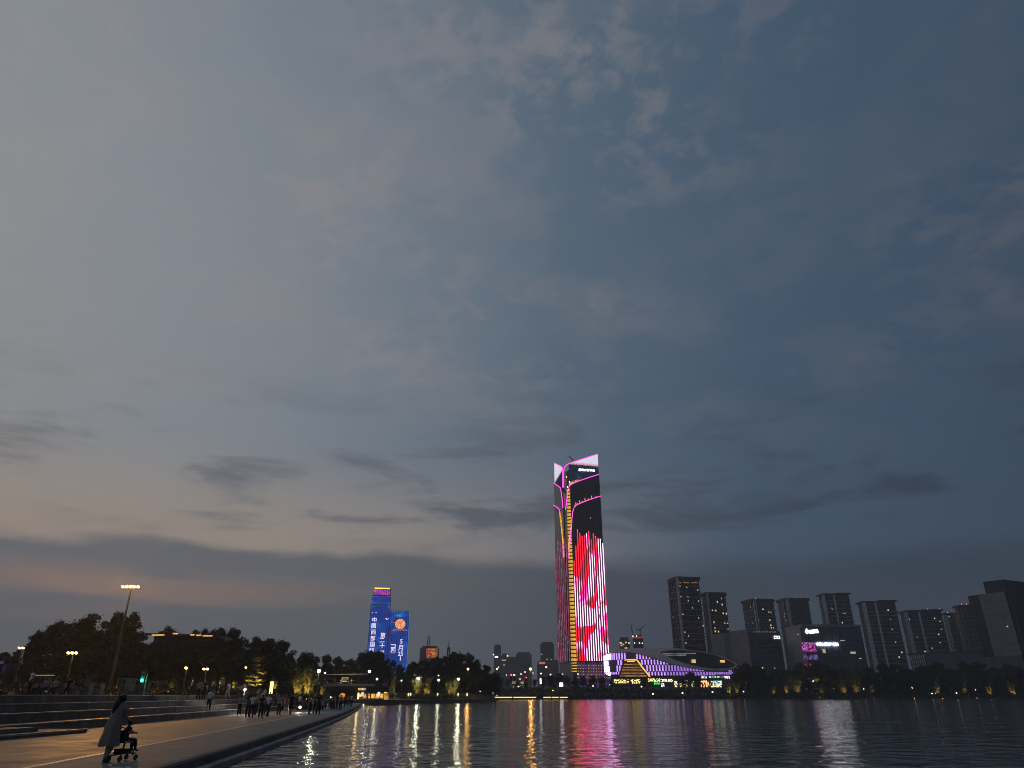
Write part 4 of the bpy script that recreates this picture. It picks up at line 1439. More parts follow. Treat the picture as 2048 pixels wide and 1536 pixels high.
far_block('distant slim grey tower with white rooftop lights, left of the broad grey block', *[z4(190, 0)[0], z4(285, 0)[0]], 1292, 1500, [(z4(225, 572), 3.2, 1.2, 'sign_white'), (z4(295, 538), 1.0, 1.0, 'sign_white'), (z4(185, 540), 1.0, 1.0, 'sign_white')])
far_block('low distant grey block between the slim tower and the broad block', z4(280, 0)[0], z4(375, 0)[0], 1310, 1480, [(z4(325, 618), 4, 1.3, 'lit_window_white'), (z4(326, 682), 2, 1, 'lit_window_white'), (z4(376, 556), 1.4, 1.4, 'far_warm')])
far_block('long low distant grey block at the foot of the broad block', z4(372, 0)[0], z4(500, 0)[0], 1317, 1450)
far_block('broad flat-topped distant grey block left of the red tower', z4(490, 0)[0], z4(697, 0)[0], 1307.5, 1400)
far_block('square distant grey tower nearest the red tower on its left', z4(823, 0)[0], z4(1003, 0)[0], 1287.5, 1250, [(z4(840, 535), 1.4, 0.8, 'lit_window_white'), (z4(915, 605), 1, 0.8, 'lit_window_white'), (z4(975, 606), 1, 0.8, 'lit_window_white')])
far_block('small distant block with a red roof sign beside the square tower', z4(780, 0)[0], z4(870, 0)[0], 1326, 1200, [(z4(848, 655), 5, 1.6, 'emblem_red')])
far_block('small distant grey block tucked against the red tower base', z4(1000, 0)[0], z4(1070, 0)[0], 1323, 1230)
far_block('small distant apartment block with scattered warm windows, left of the crane tower', 1238.5, 1258, 1279, 1100, [(z4(1920 - 0, 380), 1.5, 1.2, 'lit_window'), ((1243, 1287), 1.2, 1.0, 'lit_window'), ((1243, 1291), 1.2, 1.0, 'lit_window'), ((1247, 1289), 1.2, 1.0, 'lit_window'), ((1252, 1285), 1.2, 1.0, 'lit_window'), ((1252, 1296), 2.0, 0.8, 'lit_window'), ((1258, 1286), 0.8, 0.8, 'far_white')], m='apt_wall')
# tower under construction with two cranes
CT = far_block('distant unfinished tower with red top band, site lights and two cranes', 1265.5, 1285, 1274, 1050, [((1265.8, 1272.5), 0.8, 0.8, 'far_white'), ((1273, 1272), 0.8, 0.8, 'far_white'), ((1269, 1286), 0.8, 0.8, 'far_white'), ((1279, 1286), 0.8, 0.8, 'far_white'), ((1284.5, 1286.5), 0.7, 0.7, 'far_white')], name='unfinished_tower', m='apt_wall')
MB().box(-0.5, CT.w + 0.5, -0.8, -0.3, CT.h - 1.8, CT.h + 0.3).build('red_band', emis('red_site_band', (0.8, 0.06, 0.05), 0.55), CT.root)
for px0, tip in ((1266, (1263, 1246)), (1282, (1296, 1243))):
    b0 = P(px0, 1273, 1052)
    t0_ = P(tip[0] * 0.35 + px0 * 0.65, 1256, 1052)
    tt_ = P(tip[0], tip[1], 1052)
    c_ = thing('tower_crane', ('thin dark crane with upright jib on the unfinished tower' if px0 < 1270 else 'thin dark crane with slanting jib on the unfinished tower'), 'crane', (b0.x, b0.y + 4, CT.top), 0, 'cranes on the unfinished tower')
    MB().tube([(0, 0, 0), (0, 0, t0_.z - CT.top)], 0.55, 4).build('mast', M['dark_metal'], c_)
    MB().tube([(0, 0, t0_.z - CT.top - 3), (tt_.x - b0.x, 0, tt_.z - CT.top)], [0.6, 0.25], 4).build('jib', M['dark_metal'], c_)
    MB().tube([(0, 0, t0_.z - CT.top - 3), (-(tt_.x - b0.x) * 0.3 - 2, 0, t0_.z - CT.top - 1)], 0.6, 4).build('counter_jib', M['dark_metal'], c_)
# screen-bearing block and lattice masts left of centre
SB = far_block('distant block with a red and gold picture screen behind the trees', 840, 877, 1296, 1000, [], m='far_wall')
M['fire_screen'] = sparkle('fire_picture_screen', (0.7, 0.05, 0.02, 1), (0.9, 0.35, 0.08, 1), 0.9, 0.40)
a_, c_ = SB.uz(852, 1316), SB.uz(875.5, 1297)
MB().box(a_[0], c_[0], -0.8, -0.3, a_[1], c_[1]).build('picture_screen', M['fire_screen'], SB.root)


def lattice_mast(label, px, top, base_z, Y, wbase, wtop):
    p = P(px, top, Y)
    r = thing('lattice_mast', label, 'mast', (p.x, p.y, base_z), 0, 'lattice masts beyond the trees')
    h_ = p.z - base_z
    for sx, sy in ((-1, -1), (1, -1), (1, 1), (-1, 1)):
        MB().tube([(sx * wbase, sy * wbase, 0), (sx * wtop, sy * wtop, h_ * 0.86)], 0.22, 4).build('leg', M['dark_metal'], r)
    mb_ = MB()
    nlev = 14
    for k in range(nlev):
        w0 = wbase + (wtop - wbase) * k / nlev
        w1 = wbase + (wtop - wbase) * (k + 1) / nlev
        z0_, z1_ = h_ * 0.86 * k / nlev, h_ * 0.86 * (k + 1) / nlev
        for sgn in (1, -1):
            mb_.tube([(-w0 * sgn, -w0, z0_), (w1 * sgn, -w1, z1_)], 0.12, 3)
            mb_.tube([(-w0, -w0 * sgn, z0_), (-w1, w1 * sgn, z1_)], 0.12, 3)
    o_ = mb_.build('bracing', M['dark_metal'], r)
    o_['kind'] = 'stuff'
    MB().tube([(0, 0, h_ * 0.8), (0, 0, h_)], 0.2, 5).build('spike', M['dark_metal'], r)


lattice_mast('tall lattice mast standing on the distant screen-bearing block', 858, 1268, SB.top + 1, 1003, 2.2, 1.0)
lattice_mast('slender lattice mast rising from the trees right of the screen-bearing block', 898, 1280, 3, 420, 2.0, 0.5)

# ================================================================== vegetation
def foliage_mat(name, c1, c2):
    m = bpy.data.materials.new(name)
    m.use_nodes = True
    g = NT(m.node_tree)
    b_ = m.node_tree.nodes['Principled BSDF']
    geo_ = g.node('ShaderNodeNewGeometry')
    oi = g.node('ShaderNodeObjectInfo')
    n_ = g.noise(geo_.outputs['Position'], 0.9, 3.0)
    c = g.mix(g.smooth(n_, 0.3, 0.7), c1, c2)
    rnd = g.math('MULTIPLY_ADD', oi.outputs['Random'], 0.5, 0.75)
    c = g.vmath('SCALE', c)
    g.put(c.node.inputs['Scale'], rnd)
    g.put(b_.inputs['Base Color'], c)
    b_.inputs['Roughness'].default_value = 0.65
    b_.inputs['Specular IOR Level'].default_value = 0.25
    return m


M['leaf'] = foliage_mat('dark_foliage', (0.030, 0.040, 0.018, 1), (0.060, 0.075, 0.032, 1))
M['leaf_light'] = foliage_mat('light_foliage', (0.06, 0.075, 0.025, 1), (0.12, 0.13, 0.05, 1))


def leaf_cards(centres, size, drop=0.0):
    n_ = len(centres)
    a = rng.normal(size=(n_, 3))
    a /= np.linalg.norm(a, axis=1)[:, None]
    b_ = rng.normal(size=(n_, 3))
    b_ -= a * (a * b_).sum(1)[:, None]
    b_ /= np.linalg.norm(b_, axis=1)[:, None]
    if drop:
        a[:, 2] = -abs(a[:, 2]) - drop
        a /= np.linalg.norm(a, axis=1)[:, None]
    s = size * rng.uniform(0.6, 1.35, n_)[:, None]
    la, lb = a * s, b_ * s * (0.5 if not drop else 0.22)
    v = np.stack([centres - la, centres + lb * 1.0, centres + la, centres - lb], 1).reshape(-1, 3)
    return v


def card_mesh(name, v, m):
    n_ = len(v) // 4
    me = bpy.data.meshes.new(name)
    me.vertices.add(len(v))
    me.vertices.foreach_set('co', v.astype(np.float32).ravel())
    me.loops.add(len(v))
    me.loops.foreach_set('vertex_index', np.arange(len(v), dtype=np.int32))
    me.polygons.add(n_)
    me.polygons.foreach_set('loop_start', np.arange(0, len(v), 4, dtype=np.int32))
    me.polygons.foreach_set('loop_total', np.full(n_, 4, dtype=np.int32))
    me.materials.append(m)
    me.update()
    me.validate()
    return me


def clump_points(clumps, n_):
    cl = np.array(clumps)                         # x y z rx rz
    w_ = cl[:, 3] ** 2 * cl[:, 4]
    idx = rng.choice(len(cl), n_, p=w_ / w_.sum())
    d = rng.normal(size=(n_, 3))
    d /= np.linalg.norm(d, axis=1)[:, None]
    r = rng.uniform(0.25, 1.0, n_) ** 0.5 * rng.uniform(0.85, 1.12, n_)
    c = cl[idx]
    return c[:, :3] + d * r[:, None] * np.stack([c[:, 3], c[:, 3], c[:, 4]], 1)


def make_tree(kind, seed, lm='leaf'):
    """unit-height tree: trunk mesh and crown mesh"""
    rr = random.Random(seed)
    tr = MB()
    cl = []
    n_leaf = 5600
    size = 0.024
    drop = 0.0
    if kind == 'round':
        tr.tube([(0, 0, 0), (0.01, 0, 0.2), (0.0, 0.01, 0.45), (0.01, 0, 0.7)], [0.026, 0.02, 0.015, 0.006], 7)
        for k in range(22):
            th, u = rr.uniform(0, 6.28), rr.random()
            z = 0.20 + 0.70 * u
            env = 0.32 * math.sin(math.pi * min(1, 0.22 + 0.74 * (z - 0.16) / 0.80)) ** 0.7
            r = env * rr.uniform(0.45, 1.0)
            c = (r * math.cos(th), r * math.sin(th), z)
            cl.append((*c, rr.uniform(0.07, 0.13), rr.uniform(0.05, 0.10)))
            if k < 7:
                tr.tube([(0, 0, 0.25 + 0.04 * k), (c[0] * 0.6, c[1] * 0.6, (0.25 + 0.04 * k + z) / 2), c], [0.011, 0.007, 0.003], 5)
        cl.append((0, 0, 0.55, 0.2, 0.2))
        cl.append((rr.uniform(-.05, .05), 0, 0.90, 0.10, 0.09))
    elif kind == 'tall':
        tr.tube([(0, 0, 0), (0.01, 0, 0.3), (0.02, 0.01, 0.6), (0.0, 0, 0.92)], [0.022, 0.017, 0.011, 0.004], 7)
        for k in range(18):
            z = 0.14 + 0.80 * (k / 17)
            th = rr.uniform(0, 6.28)
            env = 0.17 * (1.05 - z) ** 0.45
            r = env * rr.uniform(0.4, 1.1)
            cl.append((r * math.cos(th), r * math.sin(th), z, rr.uniform(0.045, 0.085), rr.uniform(0.05, 0.085)))
            if k % 3 == 0:
                tr.tube([(0.01, 0, z - 0.12), (r * math.cos(th), r * math.sin(th), z)], [0.008, 0.003], 5)
        cl.append((0, 0, 0.5, 0.10, 0.28))
        n_leaf = 4600
        size = 0.019
    elif kind == 'layered':
        tr.tube([(0, 0, 0), (0, 0, 0.5), (0, 0, 0.97)], [0.02, 0.012, 0.004], 7)
        for k in range(8):
            z = 0.26 + 0.70 * k / 7
            R_ = 0.26 * (1.12 - z) ** 0.6 + 0.02
            for q in range(6):
                th = rr.uniform(0, 6.28)
                r = R_ * rr.uniform(0.35, 1.0)
                cl.append((r * math.cos(th), r * math.sin(th), z + rr.uniform(-.02, .02), 0.07, 0.018))
                if q < 4:
                    tr.tube([(0, 0, z - 0.02), (r * math.cos(th), r * math.sin(th), z)], [0.006, 0.002], 4)
        n_leaf = 3400
        size = 0.022
    else:                                          # feathery stems (bamboo, willow-like)
        n_leaf = 3600
        for k in range(13):
            th = rr.uniform(0, 6.28)
            r0, r1 = rr.uniform(0.01, 0.10), rr.uniform(0.08, 0.30)
            h_ = rr.uniform(0.65, 1.0)
            p = [(r0 * math.cos(th), r0 * math.sin(th), 0), ((r0 + r1) * 0.45 * math.cos(th), (r0 + r1) * 0.45 * math.sin(th), h_ * 0.55), (r1 * math.cos(th), r1 * math.sin(th), h_ * 0.95)]
            tr.tube(p, [0.010, 0.007, 0.003], 5)
            for q in range(5):
                t_ = 0.35 + 0.62 * q / 4
                i0 = 0 if t_ < 0.55 else 1
                f_ = t_ / 0.55 if i0 == 0 else (t_ - 0.55) / 0.45
                c = [p[i0][j] * (1 - f_) + p[i0 + 1][j] * f_ for j in range(3)]
                cl.append((*c, rr.uniform(0.04, 0.075), rr.uniform(0.05, 0.09)))
        size = 0.022
        drop = 0.35
    v = leaf_cards(clump_points(cl, n_leaf), size, drop)
    # scattered outlying sprigs so that the outline stays open
    v2 = leaf_cards(clump_points([(c[0] * 1.12, c[1] * 1.12, c[2] * 1.02, c[3] * 1.5, c[4] * 1.5) for c in cl], n_leaf // 9), size * 0.8, drop)
    return tr.mesh('trunk', M['bark'], True), card_mesh('crown', np.concatenate([v, v2]), M[lm])


PROTO = {
    'r': [make_tree('round', s) for s in (1, 2, 3, 4)],
    't': [make_tree('tall', s) for s in (11, 12, 13)],
    'l': [make_tree('layered', s, 'leaf_light') for s in (21,)],
    'f': [make_tree('feather', s, 'leaf_light') for s in (31, 32)],
}
tree_n = [0]


def tree(px, py, Y, kind, label, group, base=None, wide=1.0, up=None, name='tree', lean=0.0):
    p = P(px, py, Y)
    z0_ = base if base is not None else hill_z(p.x, p.y) - 0.3
    h_ = max(2.0, p.z - z0_)
    # the crown's own top stands at 1.0 of its height; keep the base inside the ground
    variants = PROTO[kind]
    tree_n[0] += 1
    tm, cm = variants[tree_n[0] % len(variants)]
    r = thing(name, label, 'tree', (p.x, p.y, z0_), random.uniform(0, 6.28), group)
    s = (h_ * wide * random.uniform(0.92, 1.08), h_ * wide * random.uniform(0.92, 1.08), h_)
    link_mesh('trunk', tm, r, scale=s)
    link_mesh('crown', cm, r, scale=s)
    if up:
        col_, e_, n_ = up
        for k in range(n_):
            th = -math.pi / 2 + (k - (n_ - 1) / 2) * 1.2
            d_ = 0.30 * h_ * wide + 0.35
            u = thing('uplight', '%sground floodlight under %s' % (('' if n_ == 1 else ('left ', 'right ')[k]), label.replace('amber-lit ', '').replace('faintly lit ', '').replace('dim lit ', '')), 'floodlight', (p.x + d_ * math.cos(th), p.y + d_ * math.sin(th), z0_ + 0.25), 0, 'ground floodlights under the amber-lit trees')
            MB().tube([(0, 0, -0.3), (0, 0, 0.0)], 0.06, 6).box(-0.14, 0.14, -0.10, 0.10, 0.0, 0.14).build('housing', M['dark_metal'], u)
            MB().box(-0.11, 0.11, -0.08, 0.08, 0.142, 0.16).build('lens', M['sodium_dim'], u)
            lt_ = light('beam', 'SPOT', u, (0, 0, 0.2), col_, e_, spot_size=math.radians(75), spot_blend=0.6, shadow_soft_size=0.08)
            aim = Vector((-math.cos(th) * d_ * 0.9, -math.sin(th) * d_ * 0.9, h_ * 0.55))
            lt_.rotation_euler = aim.to_track_quat('-Z', 'Y').to_euler()
    return r


# --- the wood on the left hill
GH = 'dark trees of the wooded hill'
ridge = [(12, 1303, 170, 'r', 1), (38, 1298, 165, 'r', 1), (66, 1272, 150, 't', 1.2), (84, 1262, 150, 't', 1.3), (104, 1253, 152, 'r', 0.9), (127, 1240, 150, 'r', 0.9), (149, 1244, 153, 't', 1.4), (168, 1242, 150, 'r', 0.9),
         (191, 1227, 150, 't', 1.7), (212, 1268, 155, 'r', 1.1), (233, 1223, 152, 'r', 0.75), (247, 1225, 150, 't', 1.3), (267, 1226, 152, 't', 1.2), (286, 1262, 158, 'r', 1), (306, 1286, 160, 'r', 1.2), (338, 1252, 215, 'r', 0.8), (352, 1262, 214, 'r', 0.7),
         (394, 1260, 218, 't', 1.2), (410, 1257, 222, 't', 1.1), (428, 1258, 220, 'r', 0.7), (447, 1256, 218, 't', 1.5), (465, 1254, 220, 'r', 0.8), (488, 1273, 190, 'r', 1), (512, 1272, 188, 'r', 0.9), (545, 1275, 184, 'r', 1), (563, 1279, 184, 'r', 0.9),
         (585, 1300, 180, 't', 1.2), (605, 1306, 178, 't', 1.2), (622, 1303, 178, 'r', 0.9), (658, 1308, 216, 'r', 0.9), (680, 1312, 220, 'r', 1)]
for k, (px, py, Y, kd, wd) in enumerate(ridge):
    kn = {'r': 'broad dark tree', 't': 'tall plume-like dark tree'}[kd]
    tree(px, py, Y, kd, '%s on the left hill skyline, %s from the left' % (kn, ordinal(k + 1)), GH, wide=wd)
front = [(-6, 1330, 128), (24, 1338, 124), (58, 1322, 130), (90, 1312, 132), (122, 1304, 132), (150, 1310, 128), (182, 1300, 134), (215, 1296, 134), (250, 1302, 130), (285, 1306, 132), (318, 1304, 138), (350, 1300, 142), (384, 1302, 140), (418, 1306, 138), (452, 1300, 142), (486, 1310, 138), (520, 1306, 142), (552, 1314, 138), (584, 1326, 136), (616, 1330, 136), (642, 1336, 208), (672, 1338, 212)]
for k, (px, py, Y) in enumerate(front):
    tree(px, py, Y, 'r', 'dark leafy tree on the lower hill slope, %s from the left' % ordinal(k + 1), GH, wide=1.25)
cover = [(308, 1283), (322, 1280), (338, 1278), (356, 1281), (372, 1279), (390, 1283), (408, 1281), (424, 1280), (440, 1276)]
for k, (px, py) in enumerate(cover):
    tree(px, py, 186 + (k % 3) * 2, 'r', 'dark tree below the golden eave lights, %s from the left' % ordinal(k + 1), GH, wide=0.9)
behind = [(702, 1316, 255, 'r', 1), (722, 1304, 262, 'r', 0.9), (742, 1299, 268, 'r', 0.9), (757, 1300, 266, 'r', 0.8), (778, 1316, 270, 'r', 1), (800, 1328, 270, 'r', 1), (826, 1322, 276, 'r', 1), (848, 1318, 280, 'r', 0.9), (872, 1312, 282, 'r', 0.9), (890, 1312, 284, 'r', 0.9),
          (908, 1302, 288, 'r', 0.9), (922, 1306, 286, 'r', 0.8), (937, 1303, 290, 'r', 0.7), (955, 1318, 292, 'r', 0.9), (972, 1330, 296, 't', 1.6), (988, 1344, 300, 'r', 1.2)]
for k, (px, py, Y, kd, wd) in enumerate(behind):
    tree(px, py, Y, kd, 'dark tree behind the cafe terrace, %s from the left' % ordinal(k + 1), 'dark trees behind the cafe terrace', wide=wd)
for k, px in enumerate((700, 728, 756, 786, 815, 845, 872, 900, 930, 958, 982)):
    tree(px, 1342 + (k * 7) % 11, 252 + (k % 3) * 4, 'r', 'lower dark tree in the front row behind the cafe terrace, %s from the left' % ordinal(k + 1), 'dark trees behind the cafe terrace', base=1.0, wide=1.3)
# --- amber-lit trees beside the steps and on the cafe terrace
AMB = (1.0, 0.60, 0.16)
GU = 'trees lit by amber floodlights'
amber = [(447, 1346, 112, 'f', 0.7, 'amber-lit feathery tree left of the tall layered tree', 2.2, 260), (470, 1358, 108, 'f', 1.0, 'amber-lit low bushy tree at the foot of the layered tree', 2.2, 200),
         (519, 1312, 108, 'l', 1.0, 'amber-lit tall tree with layered branches above the crowd', 2.2, 900), (553, 1356, 106, 'f', 0.8, 'amber-lit small tree right of the layered tree', 2.2, 240),
         (601, 1338, 120, 'f', 0.8, 'amber-lit feathery clump behind the promenade crowd, leftmost of its pair', 1.3, 420), (622, 1334, 122, 'f', 0.8, 'amber-lit feathery clump beside the bright white lamp', 1.3, 420), (646, 1364, 128, 'f', 0.7, 'amber-lit low tree under the truss deck end', 1.3, 200),
         (350, 1350, 104, 'r', 0.8, 'faintly lit yellowish tree beside the two sodium lamps', 2.2, 60),
         (789, 1332, 212, 'f', 0.45, 'amber-lit narrow tree right of the cafe', 1.2, 520), (838, 1346, 214, 'f', 1.0, 'amber-lit broad clump under the brightest terrace lamp', 1.2, 620), (856, 1350, 222, 'f', 0.9, 'amber-lit clump right of the brightest terrace lamp', 1.2, 420),
         (905, 1353, 232, 'f', 1.3, 'amber-lit wide clump near the end of the cafe terrace', 1.2, 620), (770, 1362, 206, 'f', 0.8, 'dim lit small tree at the cafe corner', 1.2, 120)]
for (px, py, Y, kd, wd, lb, bz, en) in amber:
    tree(px, py, Y, kd, lb, GU, base=bz, wide=wd, up=(AMB, en * 2.6, 1 if en < 300 else 2))
# --- trees on the far bank
GB = 'trees along the far bank'
far_trees = []
for k in range(44):
    px = 1478 + k * 13.6 + random.uniform(-4, 4)
    row = k % 2
    x0 = (px - 1024) / 1495
    Y = 470 + (18 if row else 0)
    Y = max(Y, 1) * 1.0
    py = 1330 + random.uniform(-9, 10) + (8 if not row else -2)
    far_trees.append((px, py, Y, 'r', 1.0))
for k, (px, py, Y, kd, wd) in enumerate(far_trees):
    p = P(px, py, Y)
    yy = shore_y(p.x) + 14 + (16 if k % 2 else 0)
    p = P(px, py, yy)
    bz = bank_z(p.x, p.y)
    tree(px, py, yy, kd, 'dark leafy tree on the right far bank, %s from the mall' % ordinal(k + 1), GB, base=bz - 0.3, wide=wd * 1.05)
mid = [(1000, 1352), (1016, 1358), (1034, 1362), (1052, 1364), (1070, 1358), (1086, 1352), (1102, 1350), (1118, 1346), (1134, 1350), (1150, 1354), (1166, 1352), (1184, 1350), (1202, 1352), (1222, 1362), (1286, 1366), (1380, 1343), (1394, 1352), (1366, 1354), (1466, 1350)]
for k, (px, py) in enumerate(mid):
    yy = shore_y(P(px, py, 430).x) + 40 + 12 * (k % 3)
    if px > 1300 and px < 1400:
        yy = 532
    p = P(px, py, yy)
    tree(px, py, yy, 'r', 'dark tree before the red tower and mall, %s from the left' % ordinal(k + 1), GB, base=bank_z(p.x, p.y) - 0.3, wide=1.15)
lit_far = [(1455, 1362, 'f', 700), (1470, 1358, 'f', 600), (1571, 1368, 'f', 900), (1590, 1352, 'f', 900), (1682, 1356, 'f', 900), (1706, 1350, 'f', 1000), (1868, 1358, 'f', 700), (1920, 1352, 't', 600), (1975, 1370, 'f', 700), (2018, 1362, 'f', 900), (1545, 1366, 'f', 400), (1640, 1366, 'f', 300), (1740, 1366, 'f', 400)]
for k, (px, py, kd, en) in enumerate(lit_far):
    yy = shore_y(P(px, py, 450).x) + 8
    p = P(px, py, yy)
    tree(px, py, yy, kd, 'amber-lit feathery tree low on the right far bank, %s from the left' % ordinal(k + 1), GU, base=bank_z(p.x, p.y) - 0.2, wide=1.0, up=(AMB, en * 4.0, 1))

# low shrubs along the far water line and on the plaza
def hedge(name, label, pts, h_, wd, n_, m='leaf', size=0.28):
    pts = [Vector(p) for p in pts]
    out = []
    for a, c in zip(pts[:-1], pts[1:]):
        m_ = int(n_ * (c - a).length / sum((q - p_).length for p_, q in zip(pts[:-1], pts[1:])))
        tt = rng.uniform(0, 1, m_)
        base = np.array(a)[None] + (np.array(c - a))[None] * tt[:, None]
        off = rng.normal(size=(m_, 3)) * np.array([wd * 0.4, wd * 0.4, 0])
        hz = h_ * (0.72 + 0.28 * np.sin(tt * 37 + base[:, 0] * 0.7)) * rng.uniform(0, 1, m_) ** 0.6
        off[:, 2] = hz
        out.append(base + off)
    cpts = np.concatenate(out)
    c0 = np.array(pts[0])
    o = link_mesh(name, card_mesh(name, leaf_cards(cpts - c0, size), M[m]), None, pts[0])
    tag(o, label, None, None, 'stuff')
    return o


hedge('bank_shrubs', 'dark shrubs and grass along the far water line', [(x, shore_y(x) + 3.5, 0.6) for x in (-20, 10, 60, 150, 260, 400, 700)], 2.6, 4.0, 9000, size=0.7)
hedge('bank_shrubs', 'dark shrubs higher on the far bank', [(x - 8, shore_y(x) + 18, 3.0) for x in (-20, 10, 60, 150, 260, 400, 700)], 3.4, 5.0, 9000, size=0.8)
hedge('plaza_hedge', 'clipped dark hedge along the upper plaza behind the benches', [(-62, 68, 2.2), (-44, 70, 2.2), (-38, 74, 2.2)], 0.75, 0.9, 3000, size=0.12)
hedge('plaza_hedge', 'dark hedge between the plaza lamps and the crowd', [(-40, 84, 2.2), (-34, 90, 2.2), (-30, 100, 2.2)], 0.8, 1.0, 3000, size=0.12)
hedge('terrace_shrubs', 'low planting along the cafe terrace', [(-27, 185, 1.2), (-18, 214, 1.2), (-12.5, 236, 1.2)], 0.9, 1.4, 3500, 'leaf_light', size=0.16)

# ================================================================== lamps
M['pole'] = mat('weathered_pole', (0.11, 0.10, 0.09), 0.7)


def flood_mast(label, px, py, Y, base, n_heads, energy, r_pole=0.11, head_w=0.42, m='sodium', col_=SOD, lean=0.0, dim=False):
    p = P(px, py, Y)
    h_ = p.z - base
    r = thing('flood_mast' if n_heads > 2 else 'street_lamp', label, 'street lamp', (p.x, p.y, base), 0, 'sodium lamps on poles by the upper plaza')
    MB().tube([(0, 0, 0), (0, 0, h_ * 0.5), (0, 0, h_ - 0.1)], [r_pole * 1.5, r_pole * 1.1, r_pole * 0.7], 8).build('pole', M['pole'], r, smooth=True)
    MB().lathe([(r_pole * 2.6, 0), (r_pole * 2.6, 0.08), (r_pole * 1.7, 0.3)], 10).build('base_plate', M['metal'], r)
    wd = head_w * n_heads
    MB().box(-wd / 2, wd / 2, -0.05, 0.05, h_ - 0.12, h_ - 0.02).build('crossbar', M['dark_metal'], r)
    for k in range(n_heads):
        x = (k - (n_heads - 1) / 2) * head_w
        hs = MB().lathe([(head_w * 0.16, 0.0), (head_w * 0.40, -0.10), (head_w * 0.42, -0.16)], 10, (0, 0, 0)).build('lamp_head', M['dark_metal'], r, (x, -0.12, h_ + 0.12))
        hs.rotation_euler = (math.radians(-42), 0, 0)
        MB().ball((0, 0, -0.17), head_w * 0.42, 10, 6, sz=0.5).build('lens', M[m], hs, smooth=True)
    if energy:
        lt_ = light('lamp_light', 'SPOT', r, (0, -0.5, h_ + 0.05), col_, energy, spot_size=math.radians(124), spot_blend=0.5, shadow_soft_size=0.25)
        lt_.rotation_euler = Vector((0.28, -1.0, -0.45)).to_track_quat('-Z', 'Y').to_euler()
    return r


flood_mast('tall flood mast with five sodium heads towering over the hill wood', 263, 1174, 88, 2.2, 5, 15000, 0.13, 0.46)
flood_mast('double-headed sodium lamp at the far left edge by the blue screen', 46, 1296, 62, 2.2, 2, 300, 0.07, 0.30, m='sodium_dim')
flood_mast('sodium lamp with three heads left of the tall flood mast', 147, 1306, 78, 2.2, 3, 2200, 0.06, 0.40)
flood_mast('single sodium lamp on the left of the pair above the steps', 374, 1336, 98, 2.2, 1, 1000, 0.06, 0.5)
flood_mast('sodium lamp on the right of the pair above the steps', 413, 1338, 92, 2.2, 2, 1500, 0.06, 0.42)
flood_mast('slim unlit-looking lamp with a small warm head beside the layered tree', 493, 1335, 98, 2.2, 1, 120, 0.05, 0.35, m='sodium_dim')


def globe_lamp(label, px, py, Y, base, rad, m, col_, energy, group, name='lamp_post', pole=0.05):
    p = P(px, py, Y)
    h_ = p.z - base
    r = thing(name, label, 'street lamp', (p.x, p.y, base), 0, group)
    if h_ > 0.5:
        MB().tube([(0, 0, 0), (0, 0, h_ - rad * 0.8)], [pole * 1.4, pole], 6).build('pole', M['dark_metal'], r)
        MB().lathe([(rad * 0.5, 0), (rad * 0.95, rad * 0.28), (rad * 0.25, rad * 0.55)], 8, (0, 0, h_ + rad * 0.62)).build('cap', M['dark_metal'], r)
    MB().ball((0, 0, h_), rad, 10, 7).build('globe', M[m], r, smooth=True)
    if energy:
        light('lamp_light', 'POINT', r, (0, -rad * 1.3, h_ - rad), col_, energy, shadow_soft_size=rad)
    return r


GT = 'white lamps around the cafe terrace'
globe_lamp('brightest white lamp left of the truss deck', 638, 1342, 132, 1.2, 0.30, 'white_lamp', COOL, 380, GT)
globe_lamp('small white lamp just right of the brightest truss lamp', 650, 1346, 150, 1.2, 0.20, 'far_white', COOL, 0, GT)
globe_lamp('white lamp on the right end post of the truss deck', 739, 1343, 186, 1.2, 0.30, 'white_lamp', COOL, 200, GT)
globe_lamp('white lamp behind the cafe roof, right of the truss', 754, 1358, 200, 1.2, 0.28, 'white_lamp', COOL, 90, GT)
globe_lamp('slim white lamp between the narrow lit tree and the bright lamp', 803, 1361, 216, 1.2, 0.24, 'far_white', COOL, 60, GT)
globe_lamp('brightest white lamp of the terrace among amber-lit clumps', 836, 1357, 214, 1.2, 0.38, 'white_lamp', COOL, 520, GT)
globe_lamp('upper small white lamp right of the terrace centre', 877, 1351, 228, 1.2, 0.22, 'far_white', COOL, 0, GT)
globe_lamp('white lamp directly below the upper small terrace lamp', 877.5, 1360, 224, 1.2, 0.30, 'white_lamp', COOL, 110, GT)
globe_lamp('white lamp beside the wide lit clump at the terrace end', 917, 1358, 230, 1.2, 0.36, 'white_lamp', COOL, 380, GT)
globe_lamp('orange sodium lamp above the terrace end', 936, 1338, 246, 1.2, 0.36, 'sodium', SOD, 480, GT)
globe_lamp('bright white portable lamp among the promenade crowd', 490, 1379, 70, 1.2, 0.12, 'white_lamp', (1, 1, 1), 160, GT, 'portable_lamp', 0.02)
globe_lamp('portable white lamp standing on the promenade near the black bag', 600, 1414.5, 76, 0.6, 0.13, 'white_lamp', (1, 1, 1), 140, GT, 'portable_lamp', 0.02)
globe_lamp('small white lamp in front of the orange ball', 662, 1395, 120, 0.8, 0.13, 'white_lamp', (1, 1, 1), 30, GT, 'portable_lamp', 0.02)
globe_lamp('low warm lamp at the foot of the feathery lit clumps', 615, 1398, 112, 0.9, 0.16, 'far_warm', WARM, 40, GT, 'portable_lamp', 0.02)
globe_lamp('small bright lamp on the plaza edge below the green traffic light', 290, 1392.5, 62, 1.8, 0.10, 'white_lamp', WARM, 20, GT, 'portable_lamp', 0.02)
globe_lamp('tiny white light at the very end of the quay edge', 727, 1409, 164, 0.6, 0.13, 'far_white', COOL, 4, GT, 'quay_light', 0.03)

